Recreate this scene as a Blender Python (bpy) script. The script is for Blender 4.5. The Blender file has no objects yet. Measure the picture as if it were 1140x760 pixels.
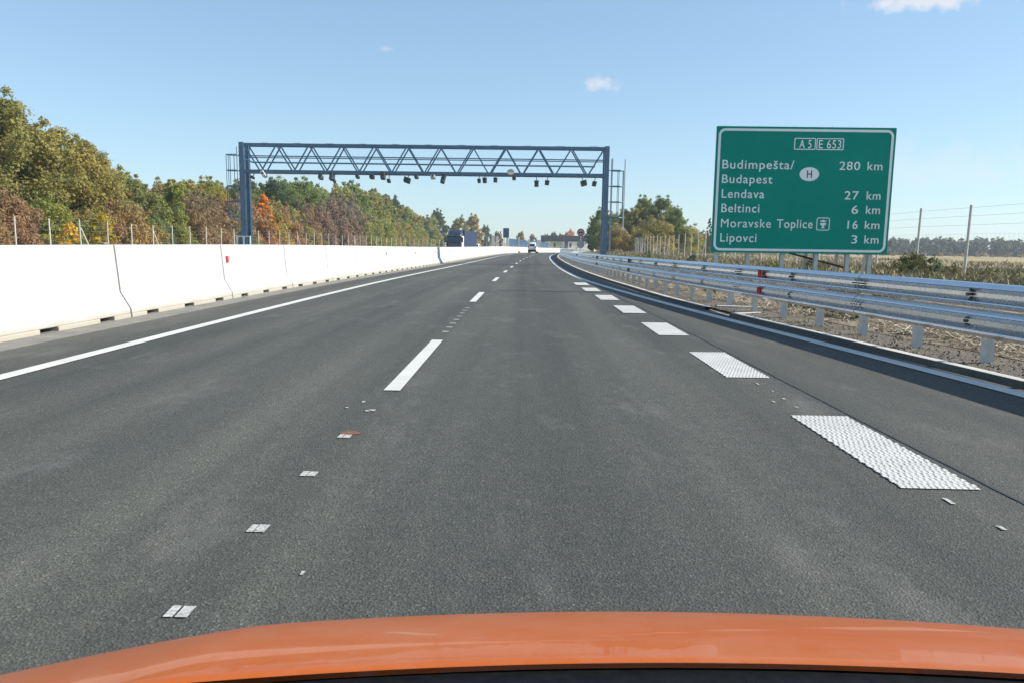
import bpy, bmesh, math, random
from mathutils import Vector, Matrix, noise
R = math.radians
PI = math.pi
scene = bpy.context.scene
COL = scene.collection
rnd = random.Random(7)

# ------------------------------------------------------------------ camera
CH = 1.25
yaw, pitch, roll = 0.9638, -7.5996, 0.8
F_PX, W_PX = 823.0, 1140.0
fwd = Vector((-math.sin(R(yaw))*math.cos(R(pitch)), math.cos(R(yaw))*math.cos(R(pitch)), math.sin(R(pitch))))
rgt = fwd.cross(Vector((0, 0, 1))).normalized()
upv = rgt.cross(fwd)
rr = rgt*math.cos(R(roll)) + upv*math.sin(R(roll))
uu = upv*math.cos(R(roll)) - rgt*math.sin(R(roll))
cd = bpy.data.cameras.new('camera'); cam = bpy.data.objects.new('camera', cd); COL.objects.link(cam)
cam.matrix_world = Matrix(((rr.x, uu.x, -fwd.x, 0), (rr.y, uu.y, -fwd.y, 0), (rr.z, uu.z, -fwd.z, CH), (0, 0, 0, 1)))
cd.sensor_width = 36; cd.lens = 36*F_PX/W_PX; cd.clip_start = 0.05; cd.clip_end = 6000
scene.camera = cam

# ------------------------------------------------------------------ helpers
def interp(pts, x):
    if x <= pts[0][0]: return pts[0][1]
    for (a, b), (c, d) in zip(pts, pts[1:]):
        if x <= c: return b + (d-b)*(x-a)/(c-a)
    return pts[-1][1]
def sstep(a, b, x):
    t = max(0, min(1, (x-a)/(b-a))); return t*t*(3-2*t)

class MB:
    """collects shapes into one mesh"""
    def __init__(s): s.v = []; s.f = []; s.m = []
    def add(s, vs, fs, mi=0):
        o = len(s.v); s.v += [tuple(p) for p in vs]; s.f += [tuple(i+o for i in f) for f in fs]; s.m += [mi]*len(fs)
    def box(s, x0, x1, y0, y1, z0, z1, mi=0):
        s.add([(x0,y0,z0),(x1,y0,z0),(x1,y1,z0),(x0,y1,z0),(x0,y0,z1),(x1,y0,z1),(x1,y1,z1),(x0,y1,z1)],
              [(0,3,2,1),(4,5,6,7),(0,1,5,4),(1,2,6,5),(2,3,7,6),(3,0,4,7)], mi)
    def tube(s, pts, r, n=6, mi=0, caps=True):
        pts = [Vector(p) for p in pts]
        rs = r if isinstance(r, (list, tuple)) else [r]*len(pts)
        o = len(s.v); prev = None
        for i, p in enumerate(pts):
            d = (pts[min(i+1, len(pts)-1)] - pts[max(i-1, 0)]).normalized()
            a = prev if prev is not None else (Vector((0,0,1)) if abs(d.z) < .9 else Vector((1,0,0)))
            u = (a - d*a.dot(d)).normalized(); w = d.cross(u); prev = u
            for k in range(n):
                t = 2*PI*(k+.5)/n
                s.v.append(tuple(p + (u*math.cos(t) + w*math.sin(t))*rs[i]))
        for i in range(len(pts)-1):
            for k in range(n):
                a = o+i*n+k; b = o+i*n+(k+1) % n
                s.f.append((a, b, b+n, a+n)); s.m.append(mi)
        if caps:
            s.f.append(tuple(o+k for k in range(n))[::-1]); s.m.append(mi)
            s.f.append(tuple(o+(len(pts)-1)*n+k for k in range(n))); s.m.append(mi)
    def bar(s, a, b, w, h=None, mi=0):
        h = h or w; a = Vector(a); b = Vector(b); d = (b-a).normalized()
        u = (Vector((0,0,1)) if abs(d.z) < .95 else Vector((0,1,0))); u = (u-d*u.dot(d)).normalized(); v = d.cross(u)
        vs = []
        for p in (a, b):
            for su, sv in ((-1,-1),(1,-1),(1,1),(-1,1)): vs.append(p + u*su*h/2 + v*sv*w/2)
        s.add(vs, [(0,1,2,3),(7,6,5,4),(0,4,5,1),(1,5,6,2),(2,6,7,3),(3,7,4,0)], mi)
    def prism(s, poly, axis, a, b, mi=0):
        """poly 2D extruded along axis x/y/z between a and b"""
        n = len(poly)
        def P(p, t): return {'x': (t, p[0], p[1]), 'y': (p[0], t, p[1]), 'z': (p[0], p[1], t)}[axis]
        s.add([P(p, a) for p in poly]+[P(p, b) for p in poly],
              [tuple(range(n))[::-1], tuple(range(n, 2*n))] + [(i, (i+1) % n, (i+1) % n+n, i+n) for i in range(n)], mi)
    def build(s, name, mats, parent=None, smooth=False, loc=None, fixn=True, bevel=0):
        me = bpy.data.meshes.new(name); me.from_pydata(s.v, [], s.f)
        for m in (mats if isinstance(mats, (list, tuple)) else [mats]): me.materials.append(m)
        if any(s.m): me.polygons.foreach_set('material_index', s.m)
        if smooth: me.polygons.foreach_set('use_smooth', [True]*len(me.polygons))
        if fixn:
            bm = bmesh.new(); bm.from_mesh(me); bmesh.ops.recalc_face_normals(bm, faces=bm.faces); bm.to_mesh(me); bm.free()
        o = bpy.data.objects.new(name, me); COL.objects.link(o)
        if parent: o.parent = parent
        if loc: o.location = loc
        if bevel:
            bv = o.modifiers.new('bevel', 'BEVEL'); bv.width = bevel; bv.segments = 2; bv.limit_method = 'ANGLE'
        return o
def tag(o, label=None, cat=None, group=None, kind=None):
    if label: o['label'] = label
    if cat: o['category'] = cat
    if group: o['group'] = group
    if kind: o['kind'] = kind
    return o
def thing(name, label, cat, loc=(0,0,0), rz=0, group=None):
    o = bpy.data.objects.new(name, None); COL.objects.link(o); o.empty_display_size = .2
    o.location = loc; o.rotation_euler = (0, 0, rz)
    return tag(o, label, cat, group)
def dup(root, loc, rz=0, scale=None, label=None, group=None, color=None):
    r = root.copy(); COL.objects.link(r); r.location = loc; r.rotation_euler = (0, 0, rz)
    if scale: r.scale = scale
    if label: r['label'] = label
    if group: r['group'] = group
    if color: r.color = color
    for ch in list(root.children):
        c = ch.copy(); COL.objects.link(c); c.parent = r
        if color: c.color = color
        for g in list(ch.children):
            d = g.copy(); COL.objects.link(d); d.parent = c
    return r

# ------------------------------------------------------------------ materials
class NT:
    def __init__(s, name, rough=.6, spec=.5, metal=0.0):
        s.mat = bpy.data.materials.new(name); s.mat.use_nodes = True
        s.n = s.mat.node_tree.nodes; s.l = s.mat.node_tree.links
        s.b = s.n['Principled BSDF']; s.b.inputs['Roughness'].default_value = rough
        s.b.inputs['Specular IOR Level'].default_value = spec; s.b.inputs['Metallic'].default_value = metal
        s.out = s.n['Material Output']; s._tc = None
    def node(s, t, **kw):
        n = s.n.new(t)
        for k, v in kw.items():
            if k.startswith('i_'):
                key = k[2:]; n.inputs[int(key) if key.isdigit() else key.replace('_', ' ')].default_value = v
            else: setattr(n, k, v)
        return n
    def link(s, a, b): s.l.new(a, b)
    def coord(s, scale=(1,1,1), kind='Object'):
        if s._tc is None: s._tc = s.node('ShaderNodeTexCoord')
        mp = s.node('ShaderNodeMapping'); mp.inputs['Scale'].default_value = scale
        s.link(s._tc.outputs[kind], mp.inputs[0]); return mp.outputs[0]
    def noise(s, scale, detail=4, rough=.55, stretch=(1,1,1), kind='Object'):
        n = s.node('ShaderNodeTexNoise'); n.inputs['Scale'].default_value = scale
        n.inputs['Detail'].default_value = detail; n.inputs['Roughness'].default_value = rough
        s.link(s.coord(stretch, kind), n.inputs['Vector']); return n.outputs['Fac']
    def ramp(s, fac, stops):
        r = s.node('ShaderNodeValToRGB'); e = r.color_ramp.elements
        while len(e) < len(stops): e.new(.5)
        for k, (p, c) in enumerate(stops):
            e[k].position = p; e[k].color = (*c, 1) if len(c) == 3 else c
        s.link(fac, r.inputs[0]); return r.outputs[0]
    def mix(s, fac, a, b, mode='MIX'):
        m = s.node('ShaderNodeMix', data_type='RGBA', blend_type=mode)
        for sock, v in ((m.inputs[0], fac), (m.inputs[6], a), (m.inputs[7], b)):
            if isinstance(v, (int, float)): sock.default_value = v
            elif isinstance(v, tuple): sock.default_value = (*v, 1)
            else: s.link(v, sock)
        return m.outputs[2]
    def math(s, op, a, b=0.0):
        m = s.node('ShaderNodeMath', operation=op)
        for i, v in enumerate((a, b)):
            if isinstance(v, (int, float)): m.inputs[i].default_value = v
            else: s.link(v, m.inputs[i])
        return m.outputs[0]
    def color(s, c):
        if isinstance(c, tuple): s.b.inputs['Base Color'].default_value = (*c, 1)
        else: s.link(c, s.b.inputs['Base Color'])
        return s
    def roughn(s, v): s.link(v, s.b.inputs['Roughness']); return s
    def bump(s, h, strength=.3, dist=.01):
        b = s.node('ShaderNodeBump'); b.inputs['Strength'].default_value = strength; b.inputs['Distance'].default_value = dist
        s.link(h, b.inputs['Height']); s.link(b.outputs[0], s.b.inputs['Normal']); return s

def g3(v, t=(1,1,1)): return (v*t[0], v*t[1], v*t[2])
def mottled(name, c0, c1, scale=3, rough=.6, spec=.4, metal=0, bump=0, detail=6, bscale=None, bd=.01, stretch=(1,1,1)):
    m = NT(name, rough, spec, metal)
    f = m.noise(scale, detail, .6, stretch)
    m.color(m.ramp(f, [(.3, c0), (.7, c1)]))
    if bump: m.bump(m.noise(bscale or scale*8, 5), bump, bd)
    return m.mat

# asphalt: aggregate speckle, binder, wheel tracks and paving lanes
def asphalt_mat(name, base=.062):
    m = NT(name, .78, .35)
    fine = m.noise(120, 3, .7)                       # stones of about a centimetre
    vor = m.node('ShaderNodeTexVoronoi'); vor.inputs['Scale'].default_value = 110
    m.link(m.coord(), vor.inputs['Vector'])
    speck = m.ramp(vor.outputs['Color'], [(.0, g3(.38)), (.45, g3(.85)), (.8, g3(1.15)), (1, g3(2.3, (1, .97, .92)))])
    mid = m.noise(7, 5, .65)
    big = m.noise(.55, 5, .6, (1, .22, 1))
    track = m.noise(1.3, 3, .5, (1, .012, 1))       # long streaks left by traffic and the paver
    c = m.ramp(fine, [(.25, g3(base*.64, (.98, 1.03, .95))), (.75, g3(base*1.42, (1.0, 1.02, .93)))])
    c = m.mix(.75, c, speck, 'MULTIPLY')
    c = m.mix(.8, c, m.ramp(mid, [(.3, g3(.86)), (.7, g3(1.12))]), 'MULTIPLY')
    c = m.mix(1.0, c, m.ramp(big, [(.3, (.78, .80, .82)), (.72, (1.2, 1.18, 1.13))]), 'MULTIPLY')
    c = m.mix(1.0, c, m.ramp(track, [(.34, (.72, .73, .73)), (.66, (1.22, 1.20, 1.16))]), 'MULTIPLY')
    # dusty scuffs
    scuff = m.noise(1.6, 7, .75, (1, .35, 1))
    c = m.mix(m.ramp(scuff, [(.54, g3(0)), (.74, g3(.5))]), c, (.17, .165, .155))
    m.color(c)
    h = m.math('ADD', m.math('MULTIPLY', fine, .6), m.math('MULTIPLY', vor.outputs['Distance'], .9))
    m.bump(h, .7, .006)
    m.roughn(m.ramp(mid, [(.3, g3(.7)), (.7, g3(.88))]))
    return m.mat
M = {}
M['asphalt'] = asphalt_mat('asphalt', .074)
M['asphalt_edge'] = asphalt_mat('asphalt_edge', .08)
m = NT('road_paint', .6, .4)
wear = m.noise(38, 6, .75); dirt = m.noise(2.2, 5, .6)
c = m.ramp(dirt, [(.3, (.50, .495, .465)), (.7, (.62, .615, .585))])
c = m.mix(m.ramp(wear, [(.58, g3(0)), (.72, g3(.7))]), c, (.22, .22, .21)); m.color(c); m.bump(m.noise(120, 3), .5, .003)
M['paint'] = m.mat
M['paint_base'] = mottled('thin_paint', (.40, .395, .37), (.52, .515, .49), 45, .7, .2)
M['mark_paint'] = mottled('worn_mark_paint', (.17, .17, .165), (.58, .58, .555), 60, .8, .2)
M['orange_mark'] = mottled('orange_spray', (.085, .07, .06), (.26, .11, .07), 40, .8, .2)
m = NT('joint_sealant', .5, .4); m.color(m.ramp(m.noise(9, 4), [(.35, g3(.022)), (.65, g3(.05))])); M['joint'] = m.mat
# white concrete
m = NT('white_concrete', .82, .25)
st = m.noise(1.1, 6, .65, (1, 1, .25)); fi = m.noise(22, 5, .6)
c = m.ramp(st, [(.3, (.41, .415, .405)), (.6, (.50, .505, .50))])
c = m.mix(.55, c, m.ramp(fi, [(.3, g3(.9)), (.65, g3(1.04))]), 'MULTIPLY')
sx = m.node('ShaderNodeSeparateXYZ'); m.link(m.coord(), sx.inputs[0])      # splash dirt on the foot of the wall
hgt = m.math('ADD', sx.outputs['Z'], m.math('MULTIPLY', m.noise(5, 5, .7), .10))
c = m.mix(m.ramp(hgt, [(.09, g3(.85)), (.20, g3(.18)), (.34, g3(0))]), c, (.36, .33, .265))
streak = m.noise(2.3, 6, .7, (1, 3.0, .12))
c = m.mix(m.ramp(streak, [(.62, g3(0)), (.78, g3(.45))]), c, (.36, .33, .27))
m.color(c); m.bump(m.noise(60, 5), .25, .004)
M['white_concrete'] = m.mat
M['concrete'] = mottled('grey_concrete', (.15, .145, .13), (.25, .24, .215), 2.5, .85, .25, bump=.4, bscale=45, bd=.006)
M['joint_grey'] = mottled('joint_grey', (.10, .095, .085), (.17, .16, .15), 8, .9, .1)
M['kerb'] = mottled('kerb_concrete', (.40, .39, .37), (.55, .54, .51), 3, .85, .25, bump=.3, bscale=50, bd=.004)
M['dark_gap'] = mottled('dark_gap', g3(.02), g3(.045), 8, .95, .1)
# gravel
m = NT('gravel', .95, .15)
v = m.node('ShaderNodeTexVoronoi'); v.inputs['Scale'].default_value = 62; m.link(m.coord(), v.inputs['Vector'])
c = m.ramp(v.outputs['Color'], [(.1, (.085, .072, .056)), (.5, (.165, .146, .118)), (.95, (.28, .255, .215))])
c = m.mix(1.0, c, m.ramp(m.noise(1.2, 6, .65), [(.3, g3(.75)), (.7, g3(1.12))]), 'MULTIPLY'); m.color(c)
m.bump(v.outputs['Distance'], .9, .02); M['gravel'] = m.mat
# verge of straw and dirt
m = NT('straw_verge', .95, .1)
f1 = m.noise(3.2, 8, .7, (1, .45, 1)); f2 = m.noise(17, 6, .7, (1, .35, 1))
c = m.ramp(f1, [(.28, (.11, .09, .065)), (.45, (.21, .175, .125)), (.6, (.33, .28, .20)), (.78, (.44, .385, .29))])
c = m.mix(.85, c, m.ramp(f2, [(.3, g3(.55)), (.7, g3(1.25))]), 'MULTIPLY'); m.color(c); m.bump(f2, .9, .06); M['straw_ground'] = m.mat
# field
m = NT('field_ground', .95, .1)
f1 = m.noise(.05, 8, .65); f2 = m.noise(1.1, 7, .7)
c = m.ramp(f1, [(.3, (.23, .19, .10)), (.45, (.33, .27, .16)), (.58, (.40, .33, .21)), (.75, (.17, .18, .075))])
c = m.mix(.8, c, m.ramp(f2, [(.3, g3(.6)), (.7, g3(1.2))]), 'MULTIPLY'); m.color(c); m.bump(f2, .6, .1); M['field'] = m.mat
# metals and paints
def metal_mat(name, c0, c1, rough=.35, metal=1.0, sc=6):
    m = NT(name, rough, .5, metal)
    f = m.noise(sc, 5, .6); m.color(m.ramp(f, [(.3, c0), (.7, c1)]))
    m.roughn(m.ramp(m.noise(sc*3, 4), [(.3, g3(rough*.8)), (.7, g3(rough*1.25))])); return m.mat
M['rail'] = metal_mat('galvanised_rail', (.66, .69, .72), (.74, .76, .78), .24, 1.0)
M['post_metal'] = metal_mat('galvanised_post', (.42, .44, .45), (.55, .57, .57), .55, .45)
M['gantry'] = metal_mat('blue_grey_gantry_steel', (.07, .142, .225), (.105, .19, .28), .45, .1, 3)
M['gantry_light'] = metal_mat('galvanised_ladder', (.30, .34, .37), (.42, .46, .48), .5, .3)
M['white_metal'] = mottled('white_metal', (.62, .63, .62), (.74, .74, .72), 5, .5)
M['camera_dark'] = mottled('dark_housing', (.045, .058, .065), (.09, .105, .11), 9, .5)
M['camera_grey'] = mottled('grey_housing', (.12, .14, .15), (.20, .22, .23), 9, .5)
M['camera_pale'] = mottled('pale_housing', (.55, .56, .55), (.70, .70, .68), 9, .45)
M['beige'] = mottled('beige_dome', (.48, .45, .36), (.6, .56, .46), 9, .5)
m = NT('sign_green', .6, .08)
c = m.ramp(m.noise(.8, 5, .6), [(.3, (.001, .235, .180)), (.7, (.002, .27, .212))])
c = m.mix(m.ramp(m.noise(1.7, 7, .7, (1, 1, .3)), [(.58, g3(0)), (.8, g3(.10))]), c, (.18, .36, .32)); m.color(c); M['sign_green'] = m.mat
M['sign_white'] = mottled('sign_white', (.74, .78, .79), (.84, .86, .86), 3, .45)
M['sign_black'] = mottled('sign_black', g3(.012), g3(.022), 6, .5)
M['back_and_shaded_face'] = mottled('grey_back_and_shaded_face', (.24, .26, .27), (.36, .38, .39), 3, .5)
M['sign_red'] = mottled('sign_red', (.33, .018, .022), (.42, .03, .03), 4, .45)
M['reflector_red'] = mottled('red_reflector', (.52, .015, .03), (.66, .04, .05), 30, .25, .6)
M['reflector_dark'] = mottled('dark_bolt', (.05, .05, .055), (.10, .10, .10), 20, .5)
M['brown_lump'] = mottled('brown_fitting', (.12, .08, .06), (.30, .24, .20), 25, .8)
M['wood_post'] = mottled('weathered_fence_post', (.43, .42, .39), (.58, .56, .52), 4, .85, .2, stretch=(1,1,.3))
M['wire'] = metal_mat('fence_wire', (.30, .31, .31), (.42, .43, .43), .5, .5)
# car paint
m = NT('orange_car_paint', .5, .2)
fl = m.noise(900, 2, .6); c = m.ramp(fl, [(.3, (.375, .084, .013)), (.7, (.44, .105, .018))])
c = m.mix(m.ramp(m.noise(5, 6, .7), [(.45, g3(0)), (.8, g3(.22))]), c, (.46, .33, .25)); m.color(c)
m.b.inputs['Coat Weight'].default_value = .3; m.b.inputs['Coat Roughness'].default_value = .035; M['car_orange'] = m.mat
M['black_plastic'] = mottled('black_plastic', (.004, .005, .007), (.010, .011, .013), 60, .7, .08)
M['rubber'] = mottled('rubber', g3(.012), g3(.022), 30, .8, .3)
M['chrome'] = metal_mat('bright_metal', (.55, .56, .58), (.7, .7, .72), .2)
M['lamp_glass'] = mottled('lamp_glass', (.5, .52, .53), (.62, .64, .65), 12, .1, .6)
M['car_white'] = mottled('white_car_paint', (.72, .73, .73), (.80, .80, .79), 3, .3, .5)
M['dark_glass'] = mottled('dark_glass', (.012, .016, .02), (.025, .03, .035), 2, .08, .6)
M['tail_red'] = mottled('tail_lamp', (.35, .015, .012), (.5, .02, .02), 12, .2, .6)
M['truck_dark'] = mottled('dark_truck_paint', (.012, .022, .045), (.025, .042, .075), 2, .35, .5)
M['truck_teal'] = mottled('teal_glass', (.02, .05, .06), (.05, .10, .115), 2, .12, .6)
M['truck_blue'] = mottled('blue_tarpaulin', (.018, .034, .085), (.028, .05, .11), 1.5, .6, .3)
M['noise_blue'] = mottled('blue_panel', (.035, .078, .14), (.048, .10, .17), .6, .8, .08)
M['house_white'] = mottled('white_render', (.72, .69, .60), (.82, .79, .70), .8, .9, .2)
M['house_cream'] = mottled('cream_render', (.62, .56, .34), (.70, .64, .42), .8, .9, .2)
M['roof_red'] = mottled('clay_roof', (.26, .10, .06), (.36, .15, .09), 2, .85, .2)
M['bridge'] = mottled('bridge_concrete', (.07, .085, .095), (.11, .125, .135), .5, .9, .2)
M['bark'] = mottled('bark', (.055, .042, .03), (.12, .095, .07), 5, .95, .1, bump=.8, bscale=14, bd=.05, stretch=(1,1,.2))
# leaves, tinted by each plant's own colour
m = NT('leaves', .62, .25)
oi = m.node('ShaderNodeObjectInfo'); geo = m.node('ShaderNodeNewGeometry')
ri = geo.outputs['Random Per Island']
c = m.mix(1.0, oi.outputs['Color'], m.ramp(ri, [(0, (1.6, 1.65, 1.65)), (.5, (1.95, 1.95, 2.0)), (.85, (2.15, 2.12, 2.05)), (1, (2.35, 2.2, 1.9))]), 'MULTIPLY')
c = m.mix(1.0, c, m.ramp(m.noise(.42, 4, .6), [(.3, (.72, .80, .80)), (.7, (1.32, 1.16, .95))]), 'MULTIPLY')
m.color(c)
tr = m.node('ShaderNodeBsdfTranslucent'); mx = m.node('ShaderNodeMixShader'); mx.inputs[0].default_value = .45
m.link(c, tr.inputs[0]); m.link(m.b.outputs[0], mx.inputs[1]); m.link(tr.outputs[0], mx.inputs[2]); m.link(mx.outputs[0], m.out.inputs[0])
M['leaves'] = m.mat
m = NT('dry_stalks', .8, .2)
geo = m.node('ShaderNodeNewGeometry')
c = m.ramp(geo.outputs['Random Per Island'], [(0, (.16, .13, .06)), (.4, (.28, .235, .145)), (.75, (.40, .34, .23)), (1, (.15, .17, .06))])
m.color(m.mix(1.0, c, m.ramp(m.noise(.35, 3), [(.35, g3(.75)), (.7, g3(1.15))]), 'MULTIPLY')); M['stalks'] = m.mat
m = NT('verge_greens', .8, .2)
geo = m.node('ShaderNodeNewGeometry')
m.color(m.ramp(geo.outputs['Random Per Island'], [(0, (.05, .07, .022)), (.5, (.09, .12, .035)), (.8, (.17, .18, .06)), (1, (.30, .25, .13))])); M['greens'] = m.mat
m = NT('straw_bits', .85, .2)
geo = m.node('ShaderNodeNewGeometry')
m.color(m.ramp(geo.outputs['Random Per Island'], [(0, (.09, .075, .055)), (.35, (.27, .225, .16)), (.8, (.43, .375, .28)), (1, (.62, .57, .48))])); M['straw'] = m.mat

# ------------------------------------------------------------------ road alignment
def shift(y):
    if y < 12.4: return 0.0
    s = 2.4e-4*(y-12.4)**2
    if y > 70: s += 4e-6*(min(y, 210)-70)**3 + (2.352e-1*(y-210) if y > 210 else 0)
    return s
DROP = [(0,0),(16,0),(20,.025),(25,.06),(30,.10),(35,.145),(44,.235),(54,.29),(64,.335),(82,.41),(110,.48),(131,.62),(165,.92),(198,1.28),(250,1.9),(300,2.4),(360,2.7),(450,2.8),(9000,2.8)]
def drop(y):
    k = 6.0
    return -sum(interp(DROP, max(0, y+o)) for o in (-k, -k/2, 0, k/2, k))/5 if y > 10 else 0.0
EDGE = [(-30,5.4),(0,5.0),(4,4.65),(6.4,4.36),(8.6,4.03),(10.5,3.74),(12.2,3.52),(14.2,3.24),(16,3.03),(18,2.82),(20.5,2.58),(23.6,2.32),(27,2.12),(31,1.98),(40,1.86),(50,1.78),(66,1.66),(86,1.48),(9000,1.45)]
KOFF = [(-30,.24),(7,.25),(9,.26),(14,.28),(16,.31),(18,.38),(20,.50),(23.5,.66),(30,.80),(45,.85),(9000,.85)]
RAIL = [(-30,6.5),(0,5.6),(6,5.02),(7.5,4.86),(9.4,4.66),(11.1,4.42),(12.8,4.21),(14.1,4.06),(15.7,3.88),(17.4,3.68),(19.4,3.52),(23,3.37),(31.6,3.22),(47,3.05),(66,2.92),(86,2.75),(9000,2.7)]
def smooth(tab, y, k): return sum(interp(tab, y+o) for o in (-k, -k/2, 0, k/2, k))/5
def kerbl(y): return edge(y)+smooth(KOFF, y, 2)
def rp(y): return smooth(RAIL, y, 2)
def edge(y): return sum(interp(EDGE, y+o) for o in (-2,-1,0,1,2))/5
YS = [-14+1.0*i for i in range(64)] + [50+2.5*i for i in range(31)] + [127.5+5*i for i in range(55)]
YS = sorted(set(round(y, 3) for y in YS))
def P(lat, y, dz=0.0): return (lat+shift(y), y, drop(y)+dz)
def ribbon(name, lats, ys, mat, dz=0.0, kind='structure', parent=None, zf=None):
    """sheet following the road: lats are functions or numbers, zf gives a height per lat index"""
    mb = MB(); n = len(lats)
    vs = []
    for y in ys:
        for i, l in enumerate(lats):
            lv = l(y) if callable(l) else l
            vs.append(P(lv, y, dz + (zf[i] if zf else 0)))
    fs = [(j*n+i, j*n+i+1, (j+1)*n+i+1, (j+1)*n+i) for j in range(len(ys)-1) for i in range(n-1)]
    mb.add(vs, fs); o = mb.build(name, mat, parent, fixn=False)
    if kind: o['kind'] = kind
    return o
LB = -6.2        # road-side foot of the median barrier
ribbon('road', [-5.72, -4, -2, 0, 1.2, lambda y: edge(y)-.12, lambda y: kerbl(y)+.02], YS, M['asphalt'])
ribbon('median_strip', [-7.6, -6.4, -5.72], YS, M['concrete'], 0.0, zf=[.0, .0, .0])
ribbon('opposite_road', [-18.6, -13, -7.6], YS, M['asphalt'])
ys_lane = [y for y in YS]
# kerb on the right with an opening for the drain
GAP = (13.25, 14.5)
def kerb_piece(y0, y1):
    ys = [y0] + [y for y in YS if y0 < y < y1] + [y1]
    k0 = lambda y: kerbl(y)
    k1 = lambda y: kerbl(y)+.012
    k2 = lambda y: kerbl(y)+.06
    k3 = lambda y: kerbl(y)+.16
    k4 = lambda y: kerbl(y)+.165
    ribbon('kerb', [k0, k1], ys, M['asphalt_edge'], 0, zf=[-.03, .064])
    ribbon('kerb', [k1, k2, k3, k4], ys, M['kerb'], 0, zf=[.064, .068, .058, -.05])
kerb_piece(-14, GAP[0]); kerb_piece(GAP[1], 395)
# asphalt upstand strip between line and kerb reads slightly different
ribbon('gutter', [lambda y: edge(y)+.11, lambda y: kerbl(y)-.002], YS, M['asphalt_edge'], .004)

# ------------------------------------------------------------------ ground
def gz(x, y):
    lat = x - shift(y); z = drop(y)
    e = kerbl(y)-.45
    z -= .09*(1-sstep(e+1.2, e+2.2, lat)) if lat > -30 else .09
    z += .36*sstep(e+1.0, 9.5, lat)*(1-sstep(170, 320, y))
    z += .10*(noise.noise((x*.08, y*.08, 0)))*sstep(e+4, e+9, lat)
    if lat < -19: z += .12*sstep(-19, -24, lat)
    return z
xs = [-3000,-1500,-800,-400,-200,-120,-80,-60,-50,-45,-40,-36,-33,-30,-28,-26,-24,-22,-20,-18.6,-16,-12,-8,-4,0,1,2,3,3.5,4,4.5,5,5.5,6,6.5,7,7.5,8,8.5,9,10,11,12,13,14,15,16,17,18,20,22,25,30,36,43,52,65,80,100,140,200,300,450,700,1200,2200,3200]
gy = [-40,-25] + [y for y in YS] + [430,480,560,700,900,1300,2000,3500,5500]
mb = MB(); n = len(xs)
mb.add([(x, y, gz(x, y)) for y in gy for x in xs], [(j*n+i, j*n+i+1, (j+1)*n+i+1, (j+1)*n+i) for j in range(len(gy)-1) for i in range(n-1)])
gr = mb.build('ground', M['field'], smooth=True, fixn=False); gr['kind'] = 'structure'
# gravel shoulder and straw slope behind the kerb
def vz(lat_off, y):  # height of the verge above the road at an offset from the kerb's back
    return .05 + .02*lat_off + .28*sstep(1.2, 4.6, lat_off)
def verge(name, offs, mat, jitter):
    mb = MB(); ys = [y*1.0 for y in range(-12, 60)] + [60+4*i for i in range(30)]; n = len(offs)
    vs = []
    for y in ys:
        for i, o in enumerate(offs):
            lat = kerbl(y)+.16+o; p = P(lat, y)
            vs.append((p[0], p[1], p[2]+vz(o, y)+jitter*noise.noise((p[0]*1.3, y*1.3, 3))))
    mb.add(vs, [(j*n+i, j*n+i+1, (j+1)*n+i+1, (j+1)*n+i) for j in range(len(ys)-1) for i in range(n-1)])
    o = mb.build(name, mat, smooth=True, fixn=False); o['kind'] = 'structure'; return o
verge('gravel_shoulder', [0, .2, .4, .6, .8], M['gravel'], .012)
mbv = verge('straw_slope', [.8, 1.0, 1.3, 1.6, 2, 2.4, 2.9, 3.5, 4.2, 5], M['straw_ground'], .05)

# ------------------------------------------------------------------ markings
def strip_mark(name, l0, l1, ys, mat, dz): return ribbon(name, [l0, l1], ys, mat, dz)
strip_mark('edge_line', -4.74, -4.56, YS, M['paint'], .008)
strip_mark('edge_line', lambda y: edge(y)-.10, lambda y: edge(y)+.10, YS, M['paint'], .008)
strip_mark('edge_line', -18.0, -17.85, YS, M['paint'], .008)
strip_mark('edge_line', -8.3, -8.15, YS, M['paint'], .008)
mb = MB()
def flat_quad(mb, l0, l1, y0, y1, dz, skew=0.0, n=3):
    vs = []
    for k in range(n+1):
        y = y0+(y1-y0)*k/n
        vs += [P(l0, y, dz), P(l1, y+skew, dz)]
    mb.add(vs, [(2*k, 2*k+1, 2*k+3, 2*k+2) for k in range(n)])
y = 6.1
while y < 300:
    flat_quad(mb, -1.18, -1.04, y, y+3.25, .008); y += 9.5
o = mb.build('lane_dashes', M['paint'], fixn=False); o['kind'] = 'structure'
mb = MB()
y = 9.0
while y < 150:
    flat_quad(mb, -12.9, -12.75, y, y+3.2, .008); y += 9.5
o = mb.build('lane_dashes', M['paint'], fixn=False); o['kind'] = 'structure'
# little pre-marking dots
mb = MB()
for y in [2.29, 3.02, 3.79, 4.57]:
    for a, b in ((-1.185, -1.155), (-1.148, -1.105)):
        flat_quad(mb, a+rnd.uniform(-.004, .004), b, y, y+.075+rnd.uniform(0, .02), .006, 0, 1)
flat_quad(mb, -1.17, -1.13, 5.32, 5.36, .006, 0, 1); flat_quad(mb, -1.145, -1.10, 5.34, 5.39, .006, 0, 1)
for y in [10.2, 10.75, 11.3, 11.85, 12.4, 12.95, 13.5, 14.05]:
    flat_quad(mb, -1.15, -1.06, y, y+.09, .006, 0, 1)
for k, (x, y) in enumerate([(2.12, 3.55), (2.16, 3.22), (2.13, 5.72), (2.14, 6.02), (2.16, 6.35), (2.13, 6.65), (2.16, 8.2), (2.17, 8.5), (-1.34, 5.42), (-.83, 2.62), (-1.26, 5.62), (2.41, 3.3), (2.02, 5.9)]):
    w = rnd.uniform(.012, .03); l = rnd.uniform(.02, .09); flat_quad(mb, x, x+w, y, y+l, .006, 0, 1)
o = mb.build('premarking_dots', M['mark_paint'], fixn=False); o['kind'] = 'structure'
mb = MB(); vs = []
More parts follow.
